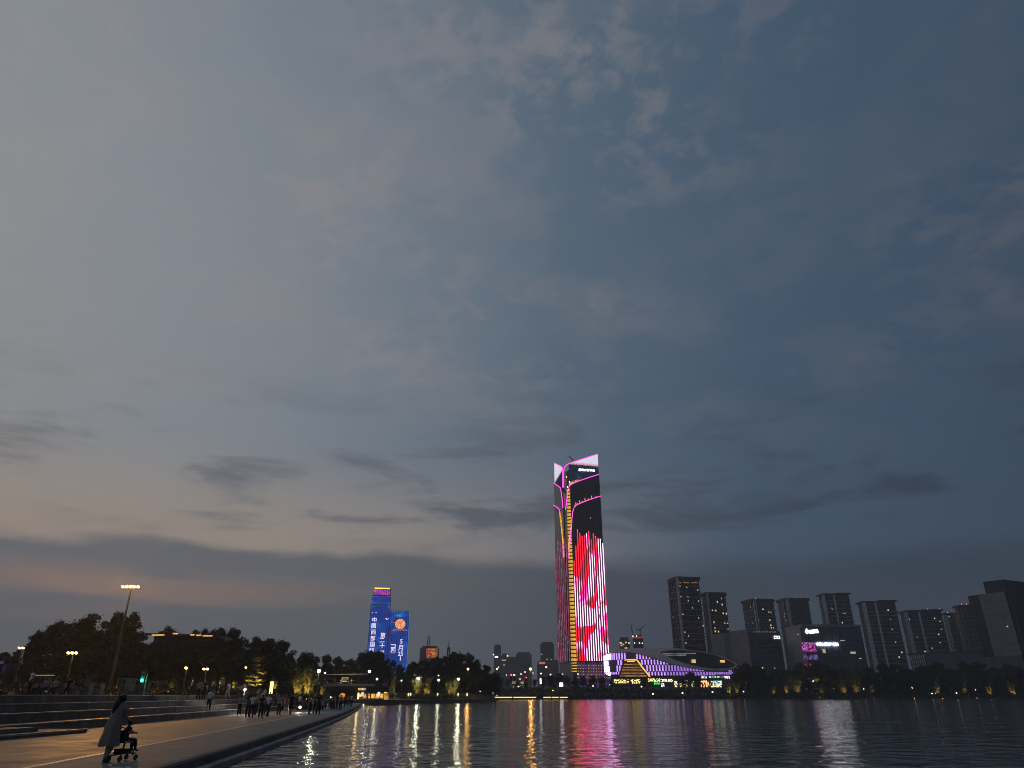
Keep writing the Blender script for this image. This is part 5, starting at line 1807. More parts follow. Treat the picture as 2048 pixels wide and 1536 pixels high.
GFAR = 'small lamps along the far bank'
far_l = [(974.6, 1344.7, 'w', .30), (993.7, 1338, 'w', .5), (997, 1334.5, 'o', .4), (998, 1348, 'w', .4), (1013, 1350, 'w', .3), (1028, 1350, 'w', .45), (1042, 1348, 'w', .4), (1050, 1344, 'w', .4), (1061, 1338, 'O', .8), (1066, 1346, 'w', .3), (1082, 1347, 'w', .5), (1092.6, 1334, 'o', .6),
         (1101, 1349, 'w', .5), (1125, 1348.6, 'w', .45), (1156, 1348, 'w', .4), (961, 1383, 'W', .5), (970, 1387, 'w', .45), (978, 1392, 'w', .4), (987, 1386.5, 'w', .4), (994, 1391, 'w', .4), (1002, 1380, 'w', .35), (1026, 1374, 'w', .5), (1037, 1373, 'w', .45), (1040, 1358, 'w', .35), (1106, 1381, 'o', .4), (1186, 1372, 'w', .4),
         (1283, 1373, 'w', .5), (1306, 1388, 'W', .5), (1365, 1386, 'W', .5), (1425, 1384, 'W', .5), (1482, 1367, 'W', .5), (1486, 1339, 'o', .55), (1503, 1357, 'W', .5), (1516, 1369, 'w', .5), (1487, 1383, 'w', .45), (1525, 1336, 'w', .5), (1549, 1337, 'w', .5), (1612, 1378, 'w', .45), (1625, 1336, 'o', .55), (1668.6, 1375.5, 'W', .6), (1707, 1373.5, 'w', .45), (1728, 1378, 'w', .45), (1736, 1378, 'w', .4), (1743, 1373, 'o', .4),
         (1750, 1367, 'W', .5), (1795, 1341, 'w', .35), (1781, 1356, 'o', .7), (1825, 1375, 'W', .6), (1864, 1387, 'w', .35), (1871, 1387, 'w', .4), (1880.7, 1378, 'W', .6), (1912.6, 1386.5, 'w', .5), (1933, 1336, 'w', .35), (1949.5, 1380, 'W', .65), (1985, 1370, 'w', .5), (2032, 1382.6, 'W', .7), (1829, 1397, 'o', .3), (1885, 1397, 'o', .3), (1954, 1397, 'o', .35), (1552, 1396.5, 'w', .3), (1640, 1396.5, 'o', .35), (1748, 1396.5, 'w', .25), (1427, 1397, 'w', .3)]
far_l.sort()
for k, (px, py, c_, rad) in enumerate(far_l):
    x_ = P(px, py, 430).x
    Y = shore_y(x_) + (2.0 if py > 1394 else 6 + (1394 - py) * 1.2)
    p = P(px, py, Y)
    bz = min(bank_z(p.x, p.y), p.z - 0.3)
    m_ = {'w': 'far_white', 'W': 'far_white', 'o': 'far_warm', 'O': 'sodium'}[c_]
    globe_lamp('%s lamp on the far bank, %s from the left' % ({'w': 'small white', 'W': 'bright white', 'o': 'small orange', 'O': 'bright orange'}[c_], ordinal(k + 1)), px, py, Y, bz, rad, m_, COOL if c_ in 'wW' else SOD,
               {'w': 0, 'W': 0, 'o': 0, 'O': 2200}[c_], GFAR, pole=0.09)


# ---- glowing light columns on the terrace
lc_mesh = MB().box(-0.16, 0.16, -0.16, 0.16, 0.12, 1.5).mesh('glass_shaft', emis('light_column_glow', (1.0, 0.78, 0.28), 1.8, 0.2, 2.0))
lc_base = MB().box(-0.22, 0.22, -0.22, 0.22, 0, 0.118).mesh('base', M['dark_metal'])
lc_cap = MB().box(-0.2, 0.2, -0.2, 0.2, 1.502, 1.6).mesh('cap', M['dark_metal'])
for k, (px, py, Y) in enumerate(((716, 1398, 176), (816.5, 1398, 205), (821, 1394, 210), (875, 1397, 220), (916, 1397, 230), (934, 1397, 236), (541, 1389, 92))):
    p = P(px, py, Y)
    bz = 1.2 if k < 6 else 2.2
    r = thing('light_column', 'glowing yellow light column on the lake terrace, %s from the left' % ordinal(k + 1) if k < 6 else 'glowing yellow light column among the amber-lit trees by the steps', 'light column', (p.x, p.y, bz), 0, 'glowing light columns')
    link_mesh('glass_shaft', lc_mesh, r)
    link_mesh('base', lc_base, r)
    link_mesh('cap', lc_cap, r)
    light('column_light', 'POINT', r, (0, -0.5, 0.9), WARM, 45, shadow_soft_size=0.3)

# ---- boardwalk with LED line along the far shore
bw = thing('boardwalk', 'low boardwalk with broken yellow light line along the far shore', 'boardwalk', (5, 374, 0.0))
for k, (px0, px1) in enumerate(((968, 1024), (1027, 1072), (1087, 1102), (1104, 1117), (1120, 1135))):
    a_, c_ = P(px0, 1394.5, 366), P(px1, 1394.5, 366)
    ya, yc = shore_y(a_.x) - 4, shore_y(c_.x) - 4
    a_, c_ = P(px0, 1394.5, ya), P(px1, 1394.5, yc)
    MB().tube([(a_.x - 5, a_.y - 374, a_.z), (c_.x - 5, c_.y - 374, c_.z)], 0.17, 4).build('light_line', M['gold_led'], bw)
pts = [P(px, 1392.6, shore_y(P(px, 1392, 380).x) - 3) for px in (950, 1000, 1050, 1100, 1140)]
mb = MB()
for q in range(4):
    a_, c_ = pts[q], pts[q + 1]
    mb.add([(a_.x - 5, a_.y - 374, 0.75), (c_.x - 5, c_.y - 374, 0.75), (c_.x - 5, c_.y - 370, 0.75), (a_.x - 5, a_.y - 370, 0.75), (a_.x - 5, a_.y - 374, 0.45), (c_.x - 5, c_.y - 374, 0.45)], [(0, 1, 2, 3), (4, 5, 1, 0)])
mb.build('deck', M['dark_wall'], bw)
for q in range(9):
    a_ = pts[0].lerp(pts[4], q / 8)
    MB().tube([(a_.x - 5, a_.y - 372, -1), (a_.x - 5, a_.y - 372, 0.7)], 0.15, 6).build('pile', M['dark_wall'], bw)

# ---- signs and traffic lights far away
def sign_board(label, px0, px1, py0, py1, Y, m, base, name='lit_sign'):
    a_, c_ = P(px0, py1, Y), P(px1, py0, Y)
    r = thing(name, label, 'sign', ((a_.x + c_.x) / 2, Y, base))
    hw = (c_.x - a_.x) / 2
    MB().box(-hw, hw, -0.12, 0.0, a_.z - base, c_.z - base).build('panel', m, r)
    MB().box(-hw - 0.1, hw + 0.1, 0.003, 0.15, a_.z - base - 0.1, c_.z - base + 0.1).build('frame', M['dark_metal'], r)
    MB().tube([(0, 0.1, 0), (0, 0.1, a_.z - base)], 0.12, 6).build('post', M['dark_metal'], r)
    return r


sign_board('bright white square light sign beside the yellow light band on the right bank', 1614, 1626, 1355.5, 1364.5, 462, emis('white_sign_glow', (1, 0.97, 1.0), 3.2, 0.4, 0.4), 4.5)
sign_board('long bright yellow light band among the right bank trees', 1631, 1657, 1356.5, 1362.5, 462, emis('yellow_sign_glow', (1.0, 0.62, 0.06), 2.4, 0.3, 0.2), 4.5)
sign_board('narrow upright white sign left of the red tower foot', 1079.8, 1082.5, 1357, 1368, 420, M['sign_white'], 3.0)
sign_board('white bent sign above the orange glow at the tower foot', 1119, 1126, 1365.5, 1373, 425, M['sign_white'], 3.0)
sign_board('orange-red glowing sign low at the tower foot', 1118.5, 1126.5, 1377.5, 1382, 424, emis('orange_sign_glow', (1.0, 0.22, 0.04), 1.8, 0.4, 0.5), 2.5)
sign_board('small yellow board on the left of two below the red signals', 1024, 1032, 1362, 1368, 440, emis('yellow_board_glow', (0.8, 0.5, 0.15), 0.35, 0.5, 1.0), 4.0)
sign_board('small yellow board on the right of two below the red signals', 1041, 1048, 1363, 1368, 440, emis('yellow_board_glow', (0.8, 0.5, 0.15), 0.5, 0.5, 1.0), 4.0)
M['screen_blue'] = sparkle('dim_blue_screen', (0.03, 0.035, 0.10, 1), (0.10, 0.10, 0.2, 1), 0.5, 0.55)
sign_board('dim blue advertising screen at the left edge before the trees', -8, 36, 1322, 1347, 105, M['screen_blue'], 2.2, 'billboard')


def traffic_light(label, px, py, Y, base, m, rad, hor=False, col_=None, en=0):
    p = P(px, py, Y)
    h_ = p.z - base
    r = thing('traffic_light', label, 'traffic light', (p.x, p.y, base), 0, 'traffic lights')
    MB().tube([(rad * 2.2, 0.2, 0), (rad * 2.2, 0.2, h_ + rad * 4)], 0.08, 6).build('pole', M['metal'], r)
    MB().box(-rad * 1.3, rad * 1.3, 0.0, 0.25, h_ - rad * 1.5, h_ + rad * 7).build('housing', M['dark_metal'], r)
    for q in range(3):
        o_ = MB().ball((0, -0.02, h_ + rad * 2.7 * q), rad, 10, 6, sy=0.4).build('lamp_lens', m if q == (0 if m is M['green_lamp'] else 2) else M['dark_glass'], r, smooth=True)
    if en:
        light('signal_light', 'POINT', r, (0, -0.4, h_), col_, en, shadow_soft_size=0.15)


traffic_light('green traffic light behind the plaza hedge', 284, 1360.5, 96, 2.2, M['green_lamp'], 0.20, col_=(0.05, 1, 0.4), en=60)
traffic_light('left one of two red signals left of the red tower', 1022.5, 1360, 440, 6.6, M['red_lamp'], 0.5)
traffic_light('right one of two red signals left of the red tower', 1029, 1360, 441, 6.6, M['red_lamp'], 0.5)
traffic_light('red signal right of the small yellow boards', 1052.6, 1362, 440, 6.6, M['red_lamp'], 0.35)
traffic_light('green signal under the left end of the mall', 1220, 1369, 470, 6.6, M['green_lamp'], 0.35)
traffic_light('red signal under the left end of the mall', 1207.5, 1375, 468, 6.6, M['red_lamp'], 0.4)

# overhead sign gantry near the green light
M['gantry'] = mat('dull_grey_paint', (0.16, 0.15, 0.13), 0.7)
gx0, gz0 = P(237, 1357, 100).x, 2.2
gt = thing('road_gantry', 'pale steel road gantry with a blank board near the green traffic light', 'gantry', (gx0, 100, 2.2))
gw = P(318, 1357, 100).x - gx0
gh = P(260, 1357, 100).z - 2.2
for x in (0.0, gw * 0.28, gw * 0.80, gw):
    MB().tube([(x, 0, 0), (x, 0, gh * (1.0 if x < gw * 0.5 else 0.82))], 0.09, 6).build('post', M['gantry'], gt)
MB().tube([(0, 0, gh), (gw * 0.75, 0, gh - 0.25)], 0.09, 6).build('beam', M['gantry'], gt)
MB().tube([(gw * 0.80, 0, gh * 0.8), (gw, 0, gh * 0.8)], 0.09, 6).build('beam', M['gantry'], gt)
MB().box(gw * 0.20, gw * 0.47, -0.16, -0.1, gh - 1.5, gh + 0.05).build('board', M['gantry'], gt)

# ================================================================== cafe, truss deck and terrace furniture
CY = 176.0
cz0 = 1.2


def cpt(px, py, Y=CY):
    return P(px, py, Y)


cafe = thing('cafe_pavilion', 'dark lakeside pavilion with a warmly lit cafe front below a roof deck', 'pavilion', (cpt(715, 1390).x, CY, cz0))
ox_, oy_ = cafe.location.x, CY


def cl_(px, py, Y=CY):
    p = P(px, py, Y)
    return (p.x - ox_, Y - oy_, p.z - cz0)


a_, c_ = cl_(653, 1399), cl_(778, 1372)
zd0, zd1 = cl_(700, 1384)[2], cl_(700, 1373)[2]
MB().box(a_[0], c_[0], 0, 8.5, zd0, zd1).build('roof_slab', M['dark_wall'], cafe)
MB().box(a_[0], cl_(713, 1390)[0], 3.0, 8.3, 0, zd0 - 0.003).build('dark_hall', M['dark_wall'], cafe)
cx0, cx1 = cl_(714, 1390)[0], cl_(767, 1390)[0]
MB().box(cx0, cx1, 7.0, 7.2, 0, zd0 - 0.003).build('cafe_back_wall', mat('cafe_warm_wall', (0.45, 0.32, 0.16), 0.7), cafe)
M['cafe_glow'] = emis('cafe_ceiling_light', (1.0, 0.66, 0.26), 2.2, 0.4, 1.0)
for k in range(5):
    x = cx0 + (cx1 - cx0) * (k + 0.5) / 5
    MB().box(x - 0.5, x + 0.5, 2.0, 5.5, zd0 - 0.14, zd0 - 0.02).build('ceiling_light', M['cafe_glow'], cafe)
light('cafe_light', 'AREA', cafe, ((cx0 + cx1) / 2, 3.5, zd0 - 0.2), WARM, 600, size=5.0)
M['screen_pale'] = emis('pale_menu_screen', (0.75, 0.85, 1.0), 1.0, 0.3, 1.0)
wmat = emis('cafe_window_glow', (1.0, 0.52, 0.10), 1.15, 0.75, 1.6)
nw = 6
for k in range(nw):
    x0_, x1_ = cx0 + (cx1 - cx0) * k / nw, cx0 + (cx1 - cx0) * (k + 1) / nw
    wf = MB().box(x0_, x0_ + 0.10, 0.55, 0.75, 0.3, zd0 - 0.02).box(x1_ - 0.10, x1_ - 0.002, 0.55, 0.75, 0.3, zd0 - 0.02).box(x0_ + 0.1, x1_ - 0.1, 0.55, 0.75, zd0 - 0.3, zd0 - 0.02).build('window_frame', M['dark_metal'], cafe)
    if k not in (2,):
        MB().box(x0_ + 0.15, x1_ - 0.15, 0.8, 0.86, 0.6, zd0 - 0.45).build('pane', wmat, wf)
MB().box(cx0, cx1, 0.4, 0.9, 0, 0.29).build('plinth', M['dark_wall'], cafe)
for k, (px, m_) in enumerate(((724.5, 'screen_pale'), (757, 'screen_pale'))):
    x = cl_(px, 1390)[0]
    MB().box(x - 0.3, x + 0.3, 0.3, 0.4, 0.7, 1.7).build('menu_screen', M[m_], cafe)
# illegible little sign letters over the cafe front
for k in range(6):
    x, _, z = cl_(716 + k * 2.6, 1380.5)
    MB().box(x, x + 0.22, -0.12, -0.02, z, z + 0.5).box(x, x + 0.2 - 0.1 * (k % 2), -0.12, -0.02, z + (0.2 if k % 3 else 0.4), z + (0.3 if k % 3 else 0.5)).build('sign_character', M['lit_window'], cafe)
wlt = mat('pale_rail_paint', (0.6, 0.58, 0.52), 0.5)
# truss railing of the roof deck
zt_ = cl_(690, 1349)[2]
xl, xm, xr = cl_(650, 1350)[0], cl_(684, 1370)[0], cl_(738, 1347)[0]
for nm, pts in (('top_chord', [(xl, 0.4, zt_), (xr, 0.4, zt_ + 0.1)]), ('diagonal', [(xl, 0.4, zt_ - 0.3), (xm, 0.4, zd1 + 0.1)]), ('diagonal', [(xm, 0.4, zd1 + 0.1), (xr, 0.4, zt_)]), ('diagonal', [(xm + 3.4, 0.5, zd1 + 0.1), (xr, 0.5, zt_ - 1.0)]), ('post', [(xl, 0.4, 0), (xl, 0.4, zt_)]), ('post', [(xr, 0.4, 0), (xr, 0.4, zt_ + 0.3)])):
    MB().tube(pts, 0.13 if nm != 'top_chord' else 0.10, 6).build(nm, wlt if nm == 'top_chord' else M['dark_metal'], cafe)
MB().box(xl, xr + 1.5, 0.05, 0.12, zd1 + 0.02, zd1 + 0.6).build('deck_kerb', mat('cream_kerb', (0.5, 0.4, 0.28), 0.7), cafe)
light('deck_wash', 'AREA', cafe, ((xl + xr) / 2, 3.0, zt_ + 2.0), WARM, 900, size=6.0)
# basketball hoop on the deck
hp = cl_(689, 1371, CY + 5)
hoop = thing('basketball_hoop', 'small basketball hoop with white-outlined backboard on the roof deck', 'basketball hoop', (hp[0] + ox_, CY + 5, cz0 + zd1))
MB().tube([(0, 0.6, 0), (0, 0.3, 1.3), (0, 0.1, 1.7)], 0.07, 6).build('stand', M['dark_metal'], hoop)
MB().box(-0.75, 0.75, 0.0, 0.05, 1.1, 2.0).build('backboard', mat('backboard_dark', (0.1, 0.1, 0.1), 0.4), hoop)
wl = mat('white_paint', (0.8, 0.8, 0.75), 0.5)
MB().box(-0.75, 0.75, -0.02, -0.004, 1.92, 2.0).box(-0.75, 0.75, -0.02, -0.004, 1.1, 1.18).box(-0.75, -0.67, -0.02, -0.004, 1.18, 1.92).box(0.67, 0.75, -0.02, -0.004, 1.18, 1.92).build('board_line', wl, hoop)
MB().tube([(0.23 * math.cos(q * 0.524), -0.3 + 0.23 * math.sin(q * 0.524), 1.25) for q in range(13)], 0.025, 5).build('rim', M['emblem_red'], hoop)
# orange ball lamp
bp = P(685, 1391, 150)
ball = thing('ball_lamp', 'large glowing orange ball in front of the dark hall', 'lamp', (bp.x, 150, 1.2))
om = bpy.data.materials.new('orange_ball_glow')
om.use_nodes = True
g = NT(om.node_tree)
om.node_tree.nodes.clear()
tcn = g.node('ShaderNodeTexCoord')
_, _, oz = g.sep(tcn.outputs['Object'])
e = g.node('ShaderNodeEmission')
g.put(e.inputs['Color'], g.mix(g.smooth(oz, 0.2, 1.2), (0.55, 0.05, 0.01, 1), (1.0, 0.42, 0.06, 1)))
e.inputs['Strength'].default_value = 0.7
o = g.node('ShaderNodeOutputMaterial')
om.node_tree.links.new(e.outputs[0], o.inputs[0])
MB().ball((0, 0, 0.75), 0.62, 14, 10).build('ball', om, ball, smooth=True)
MB().lathe([(0.35, 0), (0.35, 0.1), (0.2, 0.16)], 10).build('foot', M['dark_metal'], ball)
# glowing bench line and black bag on the promenade
lp = G(663, 1413.5, 0.6)
lb = thing('light_bench', 'low bench with a glowing red-orange line near the quay end', 'bench', (lp.x, lp.y, 0.6))
MB().box(-1.0, 1.0, 0.0, 0.5, 0.30, 0.40).build('seat', M['concrete'], lb)
MB().box(-1.0, 1.0, -0.03, -0.003, 0.32, 0.38).build('light_line', emis('red_orange_line', (1.0, 0.28, 0.10), 2.2), lb)
for x in (-0.8, 0.8):
    MB().box(x - 0.08, x + 0.08, 0.08, 0.42, 0, 0.298).build('leg', M['concrete'], lb)
bgp = G(604, 1419, 0.6)
bag = thing('equipment_bag', 'black slumped equipment bag lying on the promenade behind the white lamp', 'bag', (bgp.x, bgp.y, 0.6))
MB().lathe([(0.75, 0.0), (0.8, 0.12), (0.62, 0.35), (0.35, 0.5), (0.1, 0.55)], 14, sx=1.0, sy=0.5).build('bag_body', M['dark_metal'], bag, smooth=True)
MB().tube([(-0.3, 0, 0.45), (-0.15, 0, 0.66), (0.15, 0, 0.66), (0.3, 0, 0.45)], 0.025, 6).build('handle', M['dark_metal'], bag)
# benches on the upper plaza
def bench(label, px, py, Y, ln, rz):
    p = P(px, py, Y)
    r = thing('bench', label, 'bench', (p.x, p.y, 2.2), rz, 'pale stone benches on the upper plaza')
    st = mat('bench_stone', (0.22, 0.17, 0.13), 0.6)
    MB().box(-ln / 2, ln / 2, -0.25, 0.25, 0.36, 0.46).build('seat', st, r)
    for x in (-ln / 2 + 0.25, ln / 2 - 0.25):
        MB().box(x - 0.15, x + 0.15, -0.2, 0.2, 0, 0.358).build('leg', st, r)
    MB().box(ln / 2 - 0.12, ln / 2 + 0.05, -0.28, 0.28, 0.0, 0.8).build('end_block', st, r)


bench('long pale bench with seated people on the upper plaza', 120, 1390, 56, 4.2, 0.05)
bench('pale bench with end block right of the seated people', 172, 1390, 58, 2.2, 0.0)
# thin rail light behind the standing man
rp = P(88, 1351, 66)
rl = thing('light_bar', 'thin horizontal yellowish light bar behind the standing man', 'light', (rp.x, 66, 2.2))
hb_ = rp.z - 2.2
MB().box(-0.9, 0.9, -0.03, 0.03, hb_, hb_ + 0.05).build('tube', emis('dim_yellow_tube', (0.9, 0.55, 0.2), 0.55), rl)
for x in (-0.85, 0.85):
    MB().tube([(x, 0, 0), (x, 0, hb_)], 0.02, 5).build('post', M['dark_metal'], rl)

# building on the hill with golden eave lights
ev = P(368, 1267, 200)
hb0 = hill_z(ev.x, 200) - 0.5
hh = thing('hill_building', 'long low building on the hill with broken golden eave lights', 'building', (ev.x, 200, hb0))
w2 = (P(432, 1270, 200).x - P(304, 1263, 200).x) / 2
zt = ev.z - hb0
MB().box(-w2 * 0.9, w2 * 0.9, 0, 9, zt * 0.5, zt - 0.6).build('wall', M['dark_wall'], hh)
MB().add([(-w2 - 1, -1.5, zt - 0.4), (w2 + 1, -1.5, zt - 0.9), (w2 + 1, 10, zt - 0.9), (-w2 - 1, 10, zt - 0.4), (-w2 - 1, -1.5, zt), (w2 + 1, -1.5, zt - 0.5), (w2, 10, zt - 0.3), (-w2, 10, zt + 0.2)],
         [(0, 3, 2, 1), (4, 5, 6, 7), (0, 1, 5, 4), (1, 2, 6, 5), (2, 3, 7, 6), (3, 0, 4, 7)]).build('roof', M['dark_wall'], hh)
for (p0, p1, y_) in ((303, 328, 1270), (345, 355, 1267), (380, 388, 1269.5), (392, 402, 1270.5), (405, 424, 1271.5)):
    x0_, x1_ = P(p0, y_, 198).x - ev.x, P(p1, y_, 198).x - ev.x
    z_ = P(p0, y_, 198).z - hb0
    MB().box(x0_, x1_, -1.9, -1.7, z_ - 0.18, z_ + 0.18).build('eave_light', emis('eave_glow', (1.0, 0.52, 0.12), 0.9, 0.4, 0.5), hh)

# ================================================================== people
SKIN = mat('skin', (0.36, 0.22, 0.16), 0.6, 0, 0.1)
HAIR = mat('dark_hair', (0.012, 0.010, 0.009), 0.5, 0, 0.2)
SHOE = mat('dark_shoe', (0.03, 0.03, 0.03), 0.6)
CLOTH = {
    'white': mat('white_shirt_cloth', (0.80, 0.80, 0.82), 0.85, 0, 0.12, 8), 'grey': mat('grey_cloth', (0.34, 0.34, 0.35), 0.9, 0, 0.15, 8), 'dark': mat('dark_cloth', (0.025, 0.025, 0.03), 0.9, 0, 0.2, 8),
    'black': mat('black_cloth', (0.012, 0.012, 0.014), 0.9, 0, 0.2, 8), 'tan': mat('tan_cloth', (0.50, 0.34, 0.24), 0.9, 0, 0.15, 8), 'blue': mat('blue_grey_cloth', (0.16, 0.19, 0.26), 0.9, 0, 0.15, 8),
    'red': mat('dull_red_cloth', (0.20, 0.06, 0.06), 0.9, 0, 0.15, 8), 'beige': mat('beige_dress_cloth', (0.27, 0.20, 0.155), 0.9, 0, 0.15, 6)}


def skinned(verts, edges, radii, labels, root=0, sub=1, name='body'):
    """one continuous body grown from a skeleton; face material index comes from the nearest bone's label"""
    me = bpy.data.meshes.new('skeleton')
    me.from_pydata(verts, edges, [])
    o = bpy.data.objects.new('tmp_skeleton', me)
    COL.objects.link(o)
    sk = o.modifiers.new('skin', 'SKIN')
    sk.use_smooth_shade = True
    sk.branch_smoothing = 0.6
    for i, r in enumerate(radii):
        d = me.skin_vertices[0].data[i]
        d.radius = r if hasattr(r, '__len__') else (r, r)
        d.use_root = (i == root)
    ss = o.modifiers.new('sub', 'SUBSURF')
    ss.levels = sub
    dg = bpy.context.evaluated_depsgraph_get()
    out = bpy.data.meshes.new_from_object(o.evaluated_get(dg))
    bpy.data.objects.remove(o)
    bpy.data.meshes.remove(me)
    V = np.array(verts, dtype=float)
    E0 = V[[e_[0] for e_ in edges]]
    E1 = V[[e_[1] for e_ in edges]]
    lab = np.array(labels)
    cen = np.zeros(len(out.polygons) * 3)
    out.polygons.foreach_get('center', cen)
    cen = cen.reshape(-1, 3)
    d_ = E1 - E0
    tt = ((cen[:, None] - E0[None]) * d_[None]).sum(2) / (d_ * d_).sum(1)[None]
    tt = np.clip(tt, 0, 1)
    near = np.linalg.norm(cen[:, None] - (E0[None] + tt[..., None] * d_[None]), axis=2)
    idx = lab[near.argmin(1)]
    out.materials.clear()
    for m_ in (SKIN, CLOTH['white'], CLOTH['dark'], SHOE, HAIR):
        out.materials.append(m_)
    out.polygons.foreach_set('material_index', idx.astype(np.int32))
    out.polygons.foreach_set('use_smooth', [True] * len(out.polygons))
    out.name = name
    return out


def person_body(hipL, kneeL, ankL, hipR, kneeR, ankR, elL, wrL, elR, wrR, pelvis=(0, 0, 0.92), lean=0.0, sleeve=True, shorts=False, head_turn=0.0, fingers=False, s=1.0):
    px, py, pz = pelvis
    sp = (px, py + lean * 0.4, pz + 0.22)
    ch = (px, py + lean * 0.8, pz + 0.40)
    nk = (px, py + lean, pz + 0.52)
    hd = (px + 0.01 * head_turn, py + lean * 1.15 + 0.02, pz + 0.62)
    ht = (px + 0.01 * head_turn, py + lean * 1.2 + 0.015, pz + 0.71)
    nose = (hd[0] + 0.02 * head_turn, hd[1] + 0.075, hd[2] + 0.0)
    V = [pelvis, sp, ch, nk, hd, ht]
    Rr = [(0.17, 0.12), (0.155, 0.11), (0.175, 0.115), 0.055, (0.078, 0.092), (0.060, 0.072)]
    E_ = [(0, 1), (1, 2), (2, 3), (3, 4), (4, 5)]
    L_ = [1, 1, 1, 0, 4]
    for sg, (el, wr) in ((-1, (elL, wrL)), (1, (elR, wrR))):
        b0 = len(V)
        sh = (ch[0] + sg * 0.175, ch[1], ch[2] + 0.045)
        hand = tuple(wr[j] + (wr[j] - el[j]) * 0.30 for j in range(3))
        up = tuple(sh[j] * 0.5 + el[j] * 0.5 for j in range(3))
        V += [sh, up, el, wr, hand]
        Rr += [0.075, 0.062, 0.052, 0.032, (0.036, 0.024)]
        E_ += [(2, b0), (b0, b0 + 1), (b0 + 1, b0 + 2), (b0 + 2, b0 + 3), (b0 + 3, b0 + 4)]
        L_ += [1, 1, 0 if sleeve else 1, 0, 0]
        if fingers:
            d_ = Vector(hand) - Vector(wr)
            side = d_.cross(Vector((0, 1, 0))).normalized() if d_.cross(Vector((0, 1, 0))).length > 1e-4 else Vector((1, 0, 0))
            for q, ln in enumerate((0.8, 0.95, 1.0, 0.9)):
                tip = Vector(hand) + d_.normalized() * 0.065 * ln + side * (q - 1.5) * 0.018 + Vector((0, 0.012, -0.01))
                V.append(tuple(tip))
                Rr.append(0.009)
                E_.append((b0 + 4, len(V) - 1))
                L_.append(0)
            V.append(tuple(Vector(wr) * 0.5 + Vector(hand) * 0.5 + side * 0.05 + d_.normalized() * 0.03))
            Rr.append(0.010)
            E_.append((b0 + 3, len(V) - 1))
            L_.append(0)
    for hip, kn, an in ((hipL, kneeL, ankL), (hipR, kneeR, ankR)):
        b0 = len(V)
        mid_ = tuple(kn[j] * 0.45 + an[j] * 0.55 for j in range(3))
        toe = (an[0] + (0.03 if an[0] > 0 else -0.03), an[1] + 0.16, an[2] - 0.045)
        V += [hip, kn, mid_, an, toe]
        Rr += [0.115, 0.085, 0.078, 0.055, (0.046, 0.032)]
        E_ += [(0, b0), (b0, b0 + 1), (b0 + 1, b0 + 2), (b0 + 2, b0 + 3), (b0 + 3, b0 + 4)]
        L_ += [2, 2, 0 if shorts else 2, 0 if shorts else 2, 3]
    V.append(nose)
    Rr.append(0.014)
    E_.append((4, len(V) - 1))
    L_.append(0)
    V = [tuple(c * s for c in v_) for v_ in V]
    Rr = [tuple(c * s for c in r) if hasattr(r, '__len__') else r * s for r in Rr]
    return skinned(V, E_, Rr, L_)


STAND = dict(hipL=(-.09, 0, .86), kneeL=(-.10, .02, .47), ankL=(-.11, -.02, .075), hipR=(.09, 0, .86), kneeR=(.10, .02, .47), ankR=(.12, 0, .075), elL=(-.24, -.03, 1.11), wrL=(-.25, .04, .88), elR=(.24, -.03, 1.11), wrR=(.25, .04, .88))
WALK = dict(hipL=(-.09, .02, .86), kneeL=(-.10, .16, .48), ankL=(-.10, .20, .075), hipR=(.09, -.02, .86), kneeR=(.09, -.03, .46), ankR=(.09, -.28, .13), elL=(-.23, -.12, 1.11), wrL=(-.23, -.10, .87), elR=(.23, .05, 1.11), wrR=(.22, .22, .93), lean=0.03)
PHONE = dict(STAND, elR=(.23, .02, 1.12), wrR=(.12, .24, 1.22), elL=(-.23, .02, 1.12), wrL=(-.08, .24, 1.20))
HIPS = dict(STAND, elR=(.33, -.08, 1.14), wrR=(.19, .02, .98), elL=(-.24, -.03, 1.11))
SIT = dict(hipL=(-.09, .03, .47), kneeL=(-.12, .42, .48), ankL=(-.12, .42, .075), hipR=(.09, .03, .47), kneeR=(.12, .42, .48), ankR=(.13, .46, .075), elL=(-.23, .06, .76), wrL=(-.14, .28, .62), elR=(.23, .06, .76), wrR=(.12, .28, .62), pelvis=(0, 0, .52), lean=0.06)
BODIES = {'stand': person_body(**STAND), 'walk': person_body(**WALK), 'phone': person_body(**PHONE), 'hips': person_body(**HIPS), 'sit': person_body(**SIT),
          'stand_shorts': person_body(**STAND, shorts=True), 'walk_shorts': person_body(**WALK, shorts=True)}
# hair caps (child objects)
hair_short = MB().ball((0, 0.0, 1.585), 0.098, 12, 8, sx=0.92, sy=1.05, sz=0.92).mesh('hair', HAIR, True)
hair_long = MB().ball((0, -0.012, 1.58), 0.102, 12, 8, sx=0.95, sy=1.05, sz=0.95).lathe([(0.03, -0.42), (0.075, -0.32), (0.09, -0.12), (0.09, 0.0)], 10, (0, -0.055, 1.58), 1.0, 0.55).mesh('hair', HAIR, True)
face_cut = None
skirt_mesh = MB().lathe([(0.30, 0.36), (0.275, 0.40), (0.20, 0.75), (0.155, 0.98), (0.15, 1.05)], 14, sx=1.0, sy=0.8).mesh('skirt', CLOTH['black'], True)
GPR = 'people out on the promenade'


